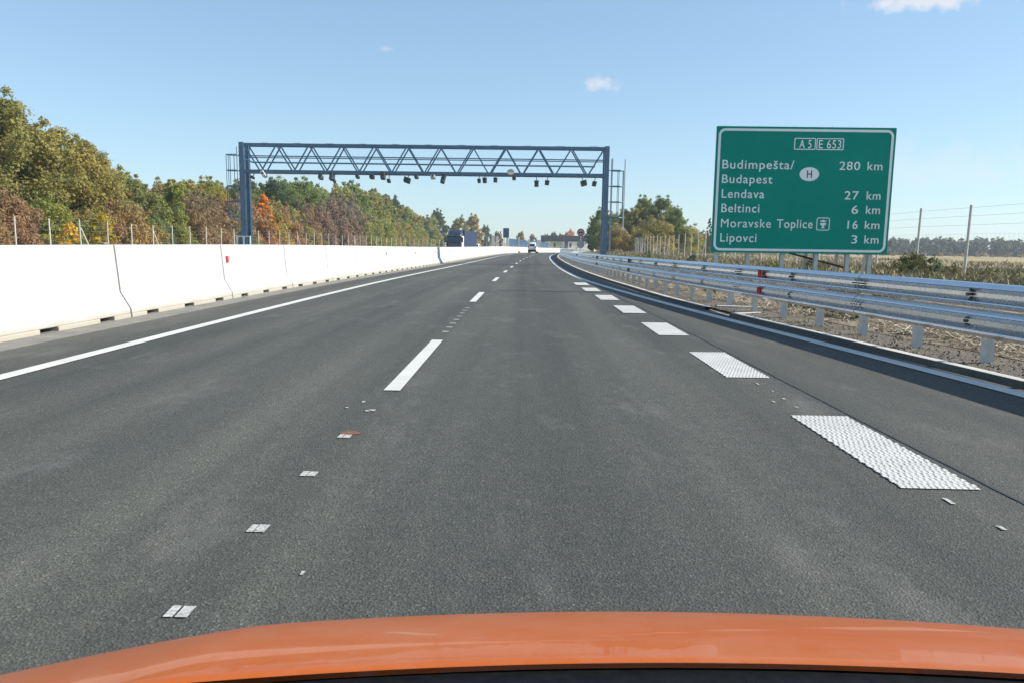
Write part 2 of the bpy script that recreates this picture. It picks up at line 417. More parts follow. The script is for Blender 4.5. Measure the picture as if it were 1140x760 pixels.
for k in range(9):
    t = 2*PI*k/9; vs.append((-1.13+.055*math.cos(t)*(1+.5*rnd.random()), 4.70+.035*math.sin(t)*(1+.4*rnd.random()), .005))
mb.add(vs, [tuple(range(9))]); o = mb.build('spray_mark', M['orange_mark'], fixn=False); o['kind'] = 'structure'
# wide profiled blocks: rows of ridges laid across
mb = MB(); mbb = MB()
y = 3.78; k = 0
while y < 23.5:
    x0 = 2.0 - .025*(y-3.78)/1.0
    x0 = interp([(0,2.02),(5.4,1.97),(8.7,1.90),(12,1.83),(15,1.76),(19.3,1.62),(23,1.56)], y); ln = 1.66; rows = 36
    flat_quad(mbb, x0+.01, x0+.41, y+.005, y+ln-.005, .006, 0, 2)
    for r in range(rows):
        ya = y+ln*r/rows; j = (.010 if r % 2 else 0)+rnd.uniform(-.003, .003); rw = ln/rows*.74
        if y < 12:
            cuts = [c/13 for c in range(14)]
            for c0, c1 in zip(cuts, cuts[1:]):
                a = x0+.42*c0+j; b = x0+.42*c1+j-.0035
                hh = .0032+rnd.uniform(-.001, .001); q = rnd.uniform(-.002, .002); zb = drop(ya)+.0065; sh = shift(ya)
                mb.add([(a+sh, ya+q, zb), (b+sh, ya+q, zb), (b+sh, ya+rw+q, zb), (a+sh, ya+rw+q, zb),
                        (a+.006+sh, ya+.008+q, zb+hh), (b-.006+sh, ya+.008+q, zb+hh), (b-.006+sh, ya+rw-.008+q, zb+hh), (a+.006+sh, ya+rw-.008+q, zb+hh)],
                       [(4,5,6,7),(0,1,5,4),(1,2,6,5),(2,3,7,6),(3,0,4,7)])
        else:
            p = P(x0+j, ya); mb.box(p[0], p[0]+.42, ya, ya+rw, p[2]+.0065, p[2]+.014)
    y += 3.23
o = mb.build('profiled_blocks', M['paint'], fixn=False); o['kind'] = 'structure'
o = mbb.build('profiled_blocks_base', M['paint_base'], fixn=False); o['kind'] = 'structure'
# seam between main lanes and the merging lane, and a sealed cut
mb = MB()
def seam_lat(y): return interp([(0,2.53),(3.5,2.49),(8,2.42),(14,2.32),(23,2.1),(40,1.9)], y) + .012*noise.noise((0, y*2.1, 5))
ys = [.6+.2*i for i in range(150)]
mb.add([q for y in ys for q in (P(seam_lat(y)-.008-.006*noise.noise((3, y*5, 1)), y, .004), P(seam_lat(y)+.008+.008*noise.noise((8, y*5, 1)), y, .004))], [(2*k, 2*k+1, 2*k+3, 2*k+2) for k in range(len(ys)-1)])
o = mb.build('paving_seam', M['joint'], fixn=False); o['kind'] = 'structure'

# drain opening: concrete floor and two splayed walls
t = thing('drain_chute', 'flared concrete drain chute set in the gap of the right kerb', 'drain', P(kerbl(13.9)+.02, 13.9))
mb = MB(); mb.add([(-.0, -.60, .012), (.9, -.25, -.02), (.9, .45, -.02), (-.0, .58, .012), (0, -.60, -.1), (.9, -.25, -.1), (.9, .45, -.1), (0, .58, -.1)], [(0,1,2,3),(4,7,6,5),(0,4,5,1),(1,5,6,2),(2,6,7,3),(3,7,4,0)]); mb.build('floor_slab', M['concrete'], t)
for s in (-1, 1):
    mb = MB()
    mb.prism(([(.16, .60), (1.0, .46), (1.0, .60), (.2, .74)] if s > 0 else [(.16, -.62), (.95, -.26), (.95, -.40), (.2, -.76)]), 'z', -.06, .075+.01*s); mb.build('side_wall', M['kerb'], t)

# ------------------------------------------------------------------ median barrier, every element its own object
SEG = 4.05
prof = [(.30, .06), (.30, .135), (.145, .40), (.085, 1.13), (-.085, 1.13), (-.145, .40), (-.30, .135), (-.30, .06)]
def barrier_mesh(y0, gap=.014, far=False):
    """element of the wall following the bend, local to its centre"""
    mb = MB(); yc = y0+SEG/2; c = P(LB-.30, yc); n = len(prof)
    st = [y0+gap, y0+SEG-gap]
    rings = []
    for y in st:
        q = P(LB-.30, y); rings.append([(q[0]-c[0]+x, y-yc, q[2]-c[2]+z) for x, z in prof])
    mb.add(rings[0]+rings[1], [(i, (i+1) % n, (i+1) % n+n, i+n) for i in range(n)] + [tuple(range(n))[::-1], tuple(range(n, 2*n))])
    # feet between the drainage slots
    cuts = [0.0+gap, .48, .86, 1.83, 2.21, 3.18, 3.56, SEG-gap]
    for a, b in ((cuts[0], cuts[1]), (cuts[2], cuts[3]), (cuts[4], cuts[5]), (cuts[6], cuts[7])):
        qa = P(LB-.30, y0+a); qb = P(LB-.30, y0+b)
        xa, za = qa[0]-c[0], qa[2]-c[2]; xb, zb = qb[0]-c[0], qb[2]-c[2]
        ya, yb = y0+a-yc, y0+b-yc
        mb.add([(xa-.31,ya,za-.01),(xa+.308,ya,za-.01),(xb+.308,yb,zb-.01),(xb-.31,yb,zb-.01),(xa-.31,ya,za+.0605),(xa+.308,ya,za+.0605),(xb+.308,yb,zb+.0605),(xb-.31,yb,zb+.0605)],
               [(0,3,2,1),(4,5,6,7),(0,1,5,4),(1,2,6,5),(2,3,7,6),(3,0,4,7)])
    return mb, c
nseg = 58
# joints fall at 11.5, 15.56, ...
for i in range(nseg):
    y0 = 11.5+SEG*(i-3)
    mb, c = barrier_mesh(y0, .02 if i not in (13,) else .07)
    lab = {2: 'leftmost white concrete barrier element, ending at a brown fitting on top',
           3: 'white concrete barrier element between the brown top fitting and the red reflector',
           4: 'white concrete barrier element carrying a red reflector near its left end'}.get(i)
    t = thing('concrete_barrier', lab or ('white concrete barrier element of the far median wall beyond the red reflector' if i > 4 else 'white concrete barrier element of the median wall beside the car, left of the frame'), 'barrier', c, 0, 'white concrete barrier elements of the median wall')
    b = mb.build('wall_body', M['white_concrete'], t, bevel=.012)
    q0 = P(LB-.30, y0); mr = MB(); mr.prism([(x*.86+q0[0]-c[0], z*.965+q0[2]-c[2]) for x, z in prof], 'y', y0-c[1]-.06, y0-c[1]+.06); mr.build('joint_filler', M['joint_grey'], t)
    yc = y0+SEG/2
    def at(lat, y, z):
        q = P(lat, y, z); return (q[0]-c[0], q[1]-c[1], q[2]-c[2])
    if i == 4:
        mr = MB(); a = at(LB-.30+.125, y0+.22, .82); mr.box(a[0]-.02, a[0]+.012, a[1]-.05, a[1]+.05, a[2]-.07, a[2]+.07); mr.build('reflector', M['reflector_red'], t)
    if i in (8, 10, 12, 14, 17, 20, 24):
        mr = MB(); a = at(LB-.30+.125, y0+1.6, .80); mr.box(a[0]-.02, a[0]+.012, a[1]-.05, a[1]+.05, a[2]-.07, a[2]+.07); mr.build('reflector', M['brown_lump'], t)
    if i in (2, 7, 10):
        mr = MB(); a = at(LB-.30, y0+SEG-.12, 1.13)
        mr.prism([(-.05,0),(.06,0),(.05,.025),(.02,.04),(-.03,.03)], 'y', a[1]-.08, a[1]+.06)
        mr.v = [(x+a[0], y, z+a[2]) for x, y, z in mr.v]
        mr.build('top_fitting', M['brown_lump'], t, bevel=.01)

# ------------------------------------------------------------------ guard rail on the right
GO = .78   # post line beyond the edge line
gr_t = thing('guard_rail', 'long galvanised double-beam guard rail on steel posts along the right verge', 'guard rail', P(rp(8), 8))
gc = gr_t.location.copy()
def grail(y): return rp(y)
wave = [(.008, .155), (.03, .150), (.078, .106), (.083, .093), (.078, .080), (.006, .030), (0, .026), (0, -.026), (.006, -.030), (.078, -.080), (.083, -.093), (.078, -.106), (.03, -.150), (.008, -.155)]
def beam(z0, ya, yb, step, seg_i, hk=1.0, back=0.0):
    """one W-profile sheet, folded, with a lap at the end"""
    mb = MB(); ys = []; y = ya
    while y < yb+.12: ys.append(y); y += step
    ys.append(yb+.15)
    n = len(wave); lap = .004 if seg_i % 2 else 0
    vs = []
    for y in ys:
        for dx, dz in wave:
            q = P(grail(y)-.06-dx*1.0-lap+back, y, z0+dz*hk); vs.append((q[0]-gc.x, q[1]-gc.y, q[2]-gc.z))
    nb = len(vs)
    vs += [(x+.004, y, z) for x, y, z in vs]
    fs = []
    for j in range(len(ys)-1):
        for i in range(n-1):
            a = j*n+i; fs.append((a, a+1, a+n+1, a+n)); fs.append((nb+a, nb+a+n, nb+a+n+1, nb+a+1))
        for i in (0, n-1):
            a = j*n+i; fs.append((a, a+n, nb+a+n, nb+a))
    mb.add(vs, fs); return mb
bl = 4.0; i = 0; y = -2.0
while y < 180:
    L = bl if y < 70 else 20.0
    for nm, z, hk, back in (('lower_beam', .485, .93, 0), ('upper_beam', .770, .84, .03)):
        o = beam(z, y, y+L, 2.0 if y < 70 else 5, i, hk, back).build(nm, M['rail'], gr_t, smooth=False, fixn=False)
        for p in o.data.polygons: p.use_smooth = False
    y += L; i += 1
def post_mb(h=.83):
    mb = MB(); t_ = .006
    # sigma-shaped open section
    pl = [(-.05, .03), (-.05, -.05), (.05, -.05), (.05, .03)]
    mb.box(-.055, .055, -.052, -.046, -.15, h); mb.box(-.055, -.049, -.046, .04, -.15, h); mb.box(.049, .055, -.046, .04, -.15, h)
    mb.box(-.049, -.02, .034, .04, -.15, h); mb.box(.02, .049, .034, .04, -.15, h)
    return mb
pm = None; y = 6.7
np_ = 0
while np_ < 96:
    q = P(rp(y), y, .03)
    if pm is None: pm = post_mb().build('post', M['post_metal'], gr_t); o = pm
    else: o = pm.copy(); COL.objects.link(o); o.parent = gr_t
    o.location = Vector(q) - gc + Vector((.085, 0, 0)); o.scale = (.84, .9, 1); np_ += 1
    y += 1.15
# bolts at laps and reflectors
bm_ = None
for k in range(14):
    y = -2+4*k+.1
    if y < 5: continue
    for z in (.485, .770):
        if k > 9: continue
        for dy in (-.10, -.03, .04, .11):
            mb = MB(); q = P(grail(y+dy)-.06-.005, y+dy, z)
            mb.tube([(q[0]-gc.x+.03, q[1]-gc.y, q[2]-gc.z), (q[0]-gc.x-.007, q[1]-gc.y, q[2]-gc.z)], .009, 6); mb.build('bolt', M['reflector_dark'], gr_t)
        mb = MB(); q = P(grail(y+1.9)-.065, y+1.9, z); mb.box(q[0]-gc.x-.012, q[0]-gc.x+.03, q[1]-gc.y-.02, q[1]-gc.y+.02, q[2]-gc.z-.016, q[2]-gc.z+.016)
        mb.build('bolt', M['reflector_dark'], gr_t)
for y, z, mt in ((13.1, .770, 'reflector_red'), (13.1, .485, 'reflector_red'), (24, .770, 'reflector_dark'), (24, .485, 'reflector_dark'), (34, .770, 'reflector_dark'), (34, .485, 'reflector_dark'), (48, .770, 'reflector_dark')):
    mb = MB(); q = P(grail(y)-.07, y, z); mb.prism([(q[0]-gc.x-.03, q[2]-gc.z-.05), (q[0]-gc.x+.03, q[2]-gc.z-.05), (q[0]-gc.x+.03, q[2]-gc.z+.05), (q[0]-gc.x-.03, q[2]-gc.z+.05)], 'y', y-gc.y-.012, y-gc.y+.012)
    mb.box(q[0]-gc.x-.02, q[0]-gc.x+.01, y-gc.y-.05, y-gc.y+.05, q[2]-gc.z-.05, q[2]-gc.z+.05)
    mb.build('reflector', M[mt], gr_t)

# far guard rail across the opposite carriageway
fr = thing('guard_rail', 'distant galvanised guard rail behind the white median wall at the left', 'guard rail', P(-19.4, 40))
fc = fr.location.copy()
mb = MB(); ys = [20+4*i for i in range(60)]; n = len(wave); vs = []
for y in ys:
    for dx, dz in wave:
        q = P(-19.4+dx, y, .80+dz); vs.append(tuple(Vector(q)-fc))
mb.add(vs, [(j*n+i, j*n+i+1, (j+1)*n+i+1, (j+1)*n+i) for j in range(len(ys)-1) for i in range(n-1)])
mb.build('beam', M['rail'], fr, fixn=False)
pm = None
for k in range(58):
    o = post_mb(.9).build('post', M['post_metal'], fr) if pm is None else pm.copy()
    if pm is None: pm = o
    else: COL.objects.link(o); o.parent = fr
    o.location = Vector(P(-19.55, 20.5+4*k))-fc

# ------------------------------------------------------------------ lettering
def text_obj(s, name, x0, x1, zb, h, yplane, mat, parent, bold=.0, off=.004, asc='H'):
    """letters as thin solids: left edge x0, right edge x1, baseline zb, capital height h"""
    cu = bpy.data.curves.new('letters', 'FONT'); cu.body = s; cu.size = 1; cu.extrude = .003; cu.offset = bold; cu.resolution_u = 6
    cu.space_character = 1.12
    to = bpy.data.objects.new('letters', cu); COL.objects.link(to)
    dg = bpy.context.evaluated_depsgraph_get(); me = bpy.data.meshes.new_from_object(to.evaluated_get(dg))
    bpy.data.objects.remove(to); bpy.data.curves.remove(cu)
    xs = [v.co.x for v in me.vertices]; mnx, mxx = min(xs), max(xs)
    sx = (x1-x0)/(mxx-mnx); sz = h/CAPH
    for v in me.vertices:
        x, y, z = v.co; v.co = (x0+(x-mnx)*sx, yplane-off-z, zb+y*sz)
    me.materials.clear(); me.materials.append(mat)
    o = bpy.data.objects.new(name, me); COL.objects.link(o); o.parent = parent; return o
def cap_height():
    cu = bpy.data.curves.new('q', 'FONT'); cu.body = 'H'; to = bpy.data.objects.new('q', cu); COL.objects.link(to)
    dg = bpy.context.evaluated_depsgraph_get(); me = bpy.data.meshes.new_from_object(to.evaluated_get(dg))
    h = max(v.co.y for v in me.vertices); bpy.data.objects.remove(to); bpy.data.curves.remove(cu); bpy.data.meshes.remove(me); return h
CAPH = cap_height()

# ------------------------------------------------------------------ direction sign
SY = 19.55
gnd = gz(7.1, SY)
sg = thing('direction_sign', 'large green motorway distance sign with white lettering beside the right guard rail', 'road sign', (7.1, SY, gnd))
ox, oy, oz = 7.1, SY, gnd
X0, X1, Z0, Z1 = 4.835-ox, 9.395-ox, 1.068-oz, 4.272-oz
def rrect(x0, x1, z0, z1, r, n=6):
    pts = []
    for cx, cz, a0 in ((x1-r, z1-r, 0), (x0+r, z1-r, 90), (x0+r, z0+r, 180), (x1-r, z0+r, 270)):
        for k in range(n+1):
            a = R(a0+90*k/n); pts.append((cx+r*math.cos(a), cz+r*math.sin(a)))
    return pts
mb = MB(); mb.prism(rrect(X0, X1, Z0, Z1, .02, 3), 'y', 0, .03); mb.build('panel', M['sign_green'], sg)
def frame(mb, x0, x1, z0, z1, w, r, y0, y1, n=6):
    a = rrect(x0, x1, z0, z1, r, n); b = rrect(x0+w, x1-w, z0+w, z1-w, max(.004, r-w), n); k = len(a)
    vs = [(x, y0, z) for x, z in a]+[(x, y0, z) for x, z in b]+[(x, y1, z) for x, z in a]+[(x, y1, z) for x, z in b]
    fs = []
    for i in range(k):
        j = (i+1) % k
        fs += [(i, j, k+j, k+i), (i, 2*k+i, 2*k+j, j), (k+i, k+j, 3*k+j, 3*k+i)]
    mb.add(vs, fs)
mb = MB(); frame(mb, X0+.055, X1-.055, Z0+.05, Z1-.055, .06, .17, -.005, 0); mb.build('border', M['sign_white'], sg)
W = M['sign_white']
def T(s, x0, x1, zb, h, mat=W, nm='lettering', bold=.004): return text_obj(s, nm, x0-ox, x1-ox, zb-oz, h, 0, mat, sg, bold)
T('Budimpešta/', 5.02, 6.855, 3.212, .215); T('280', 8.01, 8.535, 3.212, .205); T('km', 8.725, 9.105, 3.215, .205)
T('Budapest', 5.03, 6.32, 2.848, .21); T('Lendava', 5.04, 6.135, 2.471, .215); T('27', 8.195, 8.555, 2.47, .205); T('km', 8.76, 9.115, 2.471, .205)
T('Beltinci', 5.05, 6.03, 2.104, .215); T('6', 8.40, 8.57, 2.107, .205); T('km', 8.77, 9.13, 2.109, .205)
T('Moravske', 5.06, 6.352, 1.72, .215, bold=0); T('Toplice', 6.505, 7.425, 1.723, .215); T('16', 8.325, 8.588, 1.722, .205); T('km', 8.77, 9.147, 1.723, .205)
T('Lipovci', 5.06, 5.997, 1.347, .215); T('3', 8.45, 8.60, 1.347, .205); T('km', 8.787, 9.153, 1.348, .205)
for (a, b, c_, d), tx, p in (((6.825, 7.37, 3.705, 3.998), 'A 5', (6.955, 7.26)), ((7.39, 8.082, 3.705, 3.998), 'E 653', (7.45, 8.015))):
    mb = MB(); frame(mb, a-ox, b-ox, c_-oz, d-oz, .022, .03, -.005, 0, 3); mb.build('number_frame', W, sg)
    T(tx, p[0], p[1], 3.745, .205, bold=.002)
mb = MB(); mb.prism([(7.257-ox+.25*math.cos(2*PI*k/32), 3.094-oz+.175*math.sin(2*PI*k/32)) for k in range(32)], 'y', -.004, 0); ov = mb.build('country_oval', W, sg)
T('H', 7.195, 7.32, 3.0, .19, M['sign_black'], 'country_letter').location.y = -.004
mb = MB(); frame(mb, 7.525-ox, 7.865-ox, 1.667-oz, 1.998-oz, .02, .05, -.005, 0, 4); mb.build('symbol_frame', W, sg)
mb = MB(); cx, cz = 7.695-ox, 1.83-oz
mb.prism([(cx-.10, cz+.10), (cx-.05, cz+.085), (cx, cz+.11), (cx+.05, cz+.085), (cx+.10, cz+.10), (cx+.05, cz+.06), (cx, cz+.05), (cx-.05, cz+.06)], 'y', -.005, 0)
mb.prism([(cx-.08, cz+.03), (cx+.08, cz+.03), (cx+.065, cz-.02), (cx+.02, cz-.045), (cx+.02, cz-.08), (cx+.06, cz-.105), (cx-.06, cz-.105), (cx-.02, cz-.08), (cx-.02, cz-.045), (cx-.065, cz-.02)], 'y', -.005, 0)
mb.build('spa_symbol', W, sg)
def post_I(mb, x, y, z0, z1, s=.10):
    mb.box(x-s/2, x+s/2, y, y+.012, z0, z1); mb.box(x-s/2, x+s/2, y+s-.012, y+s, z0, z1); mb.box(x-.006, x+.006, y+.012, y+s-.012, z0, z1)
for x in (5.0, 5.83, 6.72, 7.6, 8.42, 9.0):
    mb = MB(); post_I(mb, x-ox, .07, -.4, Z1-.1); mb.build('post', M['post_metal'], sg)
for x in (7.52, 8.35, 9.12):
    mb = MB(); mb.bar((x-ox, .95, -.3), (x-ox, .20, 2.1), .07, .07); mb.build('stay', M['post_metal'], sg)
mb = MB()
for z in (Z0+.25, Z0+1.2, Z0+2.1, Z1-.2): mb.box(X0+.06, X1-.06, .032, .069, z-.03, z+.03)
mb.build('rear_rails', M['post_metal'], sg)
mb = MB(); mb.bar((6.86-ox, .22, Z0+.03), (8.42-ox, .22, Z0-.36), .045, .05); mb.build('diagonal_brace', M['sign_black'], sg)
mb = MB()
for x in (5.05, 5.92, 6.83, 7.77):
    mb.tube([(x-ox, .015, Z1-.01), (x-ox, .015, Z1+.03)], .012, 6)
mb.build('top_bolts', M['post_metal'], sg)

# ------------------------------------------------------------------ toll gantry
GY = 51.0
gzl = drop(GY)
GT = thing('toll_gantry', 'blue-grey steel lattice toll gantry spanning both carriageways with cameras underneath', 'gantry', (-7.0, GY, gzl))
gx, gyo, gzo = -7.0, GY, gzl
XL, XR = -19.35-gx, 5.35-gx
ZB, ZT = 5.82-gzo, 7.60-gzo
D = .95
for y in (0, D):
    for x, s in ((XL, 'l'), (XR, 'r')):
        mb = MB(); mb.box(x-.15, x+.15, y-.14, y+.14, -.3, ZT+.12)
        mb.box(x-.158, x-.10, y-.148, y+.148, 0, ZT+.08) ; mb.box(x+.10, x+.158, y-.148, y+.148, 0, ZT+.08)
        mb.build('post', M['gantry'], GT)
for y in (0, D):
    mb = MB(); mb.box(XL+.151, XR-.151, y-.09, y+.09, ZB-.10, ZB+.09); mb.build('bottom_chord', M['gantry'], GT)
    mb = MB(); mb.box(XL+.151, XR-.151, y-.07, y+.07, ZT-.07, ZT+.07); mb.build('top_chord', M['gantry'], GT)
NB = 11; bw = (XR-XL-.3)/NB
mbp = None
for y in (0, D):
    for k in range(NB):
        a = XL+.15+bw*k
        for (p, q) in (((a+.04, ZT-.1), (a+bw/2-.10, ZB+.09)), ((a+bw/2+.10, ZB+.09), (a+bw-.04, ZT-.07))):
            mb = MB(); mb.bar((p[0], y, p[1]), (q[0], y, q[1]), .08, .08); mb.build('diagonal', M['gantry'], GT)
mb = MB(); mb.bar((XL+.15, -.05, ZT-.78), (XR-.16, -.05, ZT-.80), .07, .07); mb.bar((XL+.15, D+.05, ZT-.78), (XR-.16, D+.05, ZT-.80), .06, .06); mb.build('handrail', M['gantry'], GT)
mb = MB(); mb.tube([(XL+.16, -.16, ZT-1.05), (XL+.5, -.16, ZT-1.08), (XL+.75, -.16, ZT-1.22), (XR-.8, -.16, ZT-1.24)], .06, 6); mb.build('cable_pipe', M['gantry'], GT)
mb = MB(); mb.box(XL+.2, XR-.2, .14, D-.14, ZB-.05, ZB-.01)
for k in range(24):
    x = XL+.5+k*(XR-XL-1)/23; mb.box(x-.03, x+.03, .111, D-.111, ZB-.10, ZB-.055)
mb.build('walkway', M['gantry_light'], GT)
mb = MB()
for k in range(NB):
    x = XL+.15+bw*(k+.55); mb.box(x-.02, x+.5, -.07, .07, ZT+.072, ZT+.10)
mb.build('lamp_strips', M['white_metal'], GT)
# ladders with hoops on both ends
def ladder(x, side, z0, z1, zc0):
    mb = MB()
    for yy in (.2, .75): mb.bar((x, yy, z0), (x, yy, z1), .05, .05)
    z = z0+.2
    while z < z1-.1: mb.bar((x, .225, z), (x, .725, z), .03, .03); z += .3
    mb.build('ladder', M['gantry_light'], GT)
    mb = MB()
    for z in [zc0+i*1.05 for i in range(int((z1-zc0)/1.05)+1)]:
        pts = [(x, .15, z), (x+side*.45, .12, z), (x+side*.78, .3, z), (x+side*.78, .65, z), (x+side*.45, .83, z), (x, .8, z)]
        mb.tube(pts, .035, 5)
        mb.bar((x-side*.42, .475, z), (x, .475, z), .05, .05)
    for dx, yy in ((.45, .12), (.78, .3), (.78, .65), (.45, .83)): mb.bar((x+side*dx, yy, zc0), (x+side*dx, yy, zc0+int((z1-zc0)/1.05)*1.05), .035, .035)
    mb.build('ladder_cage', M['gantry'], GT)
ladder(XR+.42, 1, .9, ZT-.62, 3.3)
ladder(XL-.42, -1, .6, ZT-.15, 3.0)
mb = MB(); mb.bar((XR+1.25, .1, 2.55), (XR+1.25, .1, ZT-.7), .07, .07); mb.box(XR+1.14, XR+1.36, .0, .2, 2.45, 2.6); mb.build('cage_guard', M['white_metal'], GT)
mb = MB()
for x in (XL-.32, XL+.55): mb.bar((x, -.5, 0), (x, -.5, 1.72), .09, .09)
mb.bar((XL-.32, -.5, 1.68), (XL+.55, -.5, 1.68), .08, .08); mb.bar((XL+.12, -.5, 0), (XL+.12, -.5, 1.66), .10, .10); mb.build('post_guard', M['white_metal'], GT)
mb = MB(); mb.box(XL-.36, XL-.16, -.1, .4, .9, 2.0); mb.build('cabinet', M['gantry'], GT)
# cameras and antennas under the lower chord
def gpos(px, py):
    """gantry-plane position of something seen there in the photograph"""
    k = (px-570)/F_PX, -(py-380)/F_PX
    v = fwd + rr*k[0] + uu*k[1]; s = (GY-.15)/v.y
    return v.x*s-gx, CH+v.z*s-gzo
def cam_unit(px, py, w, h, mt, tilt=0.0, face=None, dome=False):
    x, z = gpos(px, py); s = GY/F_PX*.88; w *= s; h *= s
    t = bpy.data.objects.new('toll_camera' if not dome else 'antenna_dome', None); COL.objects.link(t); t.parent = GT; t.location = (x, -.15, z); t.rotation_euler = (R(-12), R(tilt), 0)
    if dome:
        mb = MB(); mb.prism([(w/2*math.cos(2*PI*k/16), h/2*math.sin(2*PI*k/16)) for k in range(16)], 'y', -.06, .06); mb.build('dome', M[mt], t, bevel=.02); return
    mb = MB(); d = max(w, .28)
    mb.box(-w/2, w/2, -.2, d*.9, -h/2, h/2); mb.build('housing', M[mt], t, bevel=.015)
    mb = MB(); mb.box(-w/2-.015, w/2+.015, -.27, d*.7, h/2+.003, h/2+.018); mb.build('hood', M[face or 'camera_grey'], t)
    mb = MB(); mb.tube([(0, -.2, 0), (0, -.225, 0)], min(w, h)*.32, 10); mb.build('lens', M['dark_glass'], t)
    top = ZB-.13-z
    mb = MB()
    if top > h/2: mb.bar((0, .1, h/2-.01), (0, .1, max(top, h/2+.05)), .05, .05)
    else: mb.bar((0, .1, -h/2+.02), (0, .25, h/2), .05, .05)
    mb.build('bracket', M['gantry'], t)
for a in ((281, 198, 3.5, 2, 'camera_dark', 12), (293.5, 194, 4.2, 8, 'camera_pale', -32, 'camera_dark'), (357, 198, 5, 4, 'camera_grey', 5), (369, 197, 4, 8.5, 'camera_dark', 6), (372, 202, 3, 2.2, 'camera_dark', 0),
          (398, 197.5, 4, 2.2, 'camera_dark'), (414, 197.5, 5.4, 3.2, 'camera_dark', 3), (426.3, 196, 5.4, 8, 'camera_dark', 0), (432.8, 202, 3.8, 2.5, 'camera_dark'),
          (453, 200.8, 7.6, 4.6, 'camera_dark', 18, 'camera_pale'), (463.5, 197.8, 4.6, 2.2, 'camera_grey'), (482, 197.2, 5.4, 4, 'camera_pale', 0, 'camera_dark'), (493.4, 199.5, 5, 10, 'camera_dark', 14),
          (533.3, 202, 3.8, 2.7, 'camera_dark'), (539.6, 201.4, 5, 4.2, 'camera_dark'), (551.5, 201, 4.6, 3.4, 'camera_dark', 4), (572.3, 199.3, 4.2, 1.6, 'camera_dark'),
          (597.3, 205, 5.2, 5.2, 'camera_dark'), (609, 204, 5.2, 3.4, 'camera_dark', 8), (650, 204.3, 7.2, 4.2, 'camera_dark', -16), (661.6, 205.2, 5, 3.6, 'camera_dark', 10)):
    cam_unit(*a)
cam_unit(568.5, 192, 9, 7.5, 'beige', dome=True)

# ------------------------------------------------------------------ roadside sign pair in the distance
q = (6.0, 82.0, gz(6.0, 82.0))
rs = thing('road_sign', 'distant round red-ringed sign above a grey disc on one post, right of the road', 'road sign', q)
mb = MB(); mb.tube([(0,.06,-.3), (0,.06,3.2)], .04, 8); mb.build('post', M['post_metal'], rs)
def disc(z, r, y0, y1): mb = MB(); mb.prism([(r*math.cos(2*PI*k/28), z+r*math.sin(2*PI*k/28)) for k in range(28)], 'y', y0, y1); return mb
zc = CH+(271.2-259.3)*82/F_PX-q[2]; zd = CH+(271.2-272.3)*82/F_PX-q[2]
disc(zc, .42, 0, .02).build('ring', M['sign_red'], rs); f = disc(zc, .31, -.004, 0); f.build('face', M['back_and_shaded_face'], rs)  # white face darkened to grey: its shade is put into the colour
for dx in (-.12, .12):
    mb = MB(); mb.prism([(dx-.10, zc-.08), (dx+.10, zc-.08), (dx+.10, zc+.02), (dx+.06, zc+.09), (dx-.06, zc+.09), (dx-.10, zc+.02)], 'y', -.008, -.004); mb.build('car_symbol', M['sign_black'], rs)
disc(zd, .43, 0, .02).build('lower_disc', M['back_and_shaded_face'], rs)

# ------------------------------------------------------------------ vehicles
def wheel(parent, x, y, z, r, w, side):
    mb = MB(); pr = [(r*.62, -w/2), (r*.95, -w/2), (r, -w*.3), (r, w*.3), (r*.95, w/2), (r*.62, w/2)]
    n = 24; vs = []
    for k in range(n):
        a = 2*PI*k/n
        for rad, off in pr: vs.append((off, rad*math.cos(a), rad*math.sin(a)))
    m_ = len(pr); fs = [(k*m_+i, ((k+1) % n)*m_+i, ((k+1) % n)*m_+(i+1) % m_, k*m_+(i+1) % m_) for k in range(n) for i in range(m_)]
    mb.add(vs, fs); t = mb.build('wheel', M['rubber'], parent, smooth=False, loc=(x, y, z))
    mb = MB(); mb.tube([(side*w*.2, 0, 0), (side*w*.42, 0, 0)], r*.63, 20)
    for k in range(5):
        a = 2*PI*k/5; mb.bar((side*w*.44, 0, 0), (side*w*.44, r*.55*math.cos(a), r*.55*math.sin(a)), .05, .07)
    mb.build('rim', M['chrome'], t); return t
def loft(mb, secs, mi=0):
    n = len(secs[0]); o = []
    for s in secs: o += s
    fs = [(j*n+i, j*n+(i+1) % n, (j+1)*n+(i+1) % n, (j+1)*n+i) for j in range(len(secs)-1) for i in range(n)]
    fs += [tuple(range(n))[::-1], tuple(range((len(secs)-1)*n, len(secs)*n))]; mb.add(o, fs, mi)
def car_sec(y, w, z0, zs, zt, wt, k=.12):
    """closed section: sill, shoulder, roof"""
    return [(-w*.93, y, z0), (-w, y, z0+.12), (-w, y, zs-.08), (-w*.97, y, zs), (-wt, y, zt-.06), (-wt+.10, y, zt), (wt-.10, y, zt), (wt, y, zt-.06), (w*.97, y, zs), (w, y, zs-.08), (w, y, z0+.12), (w*.93, y, z0)]
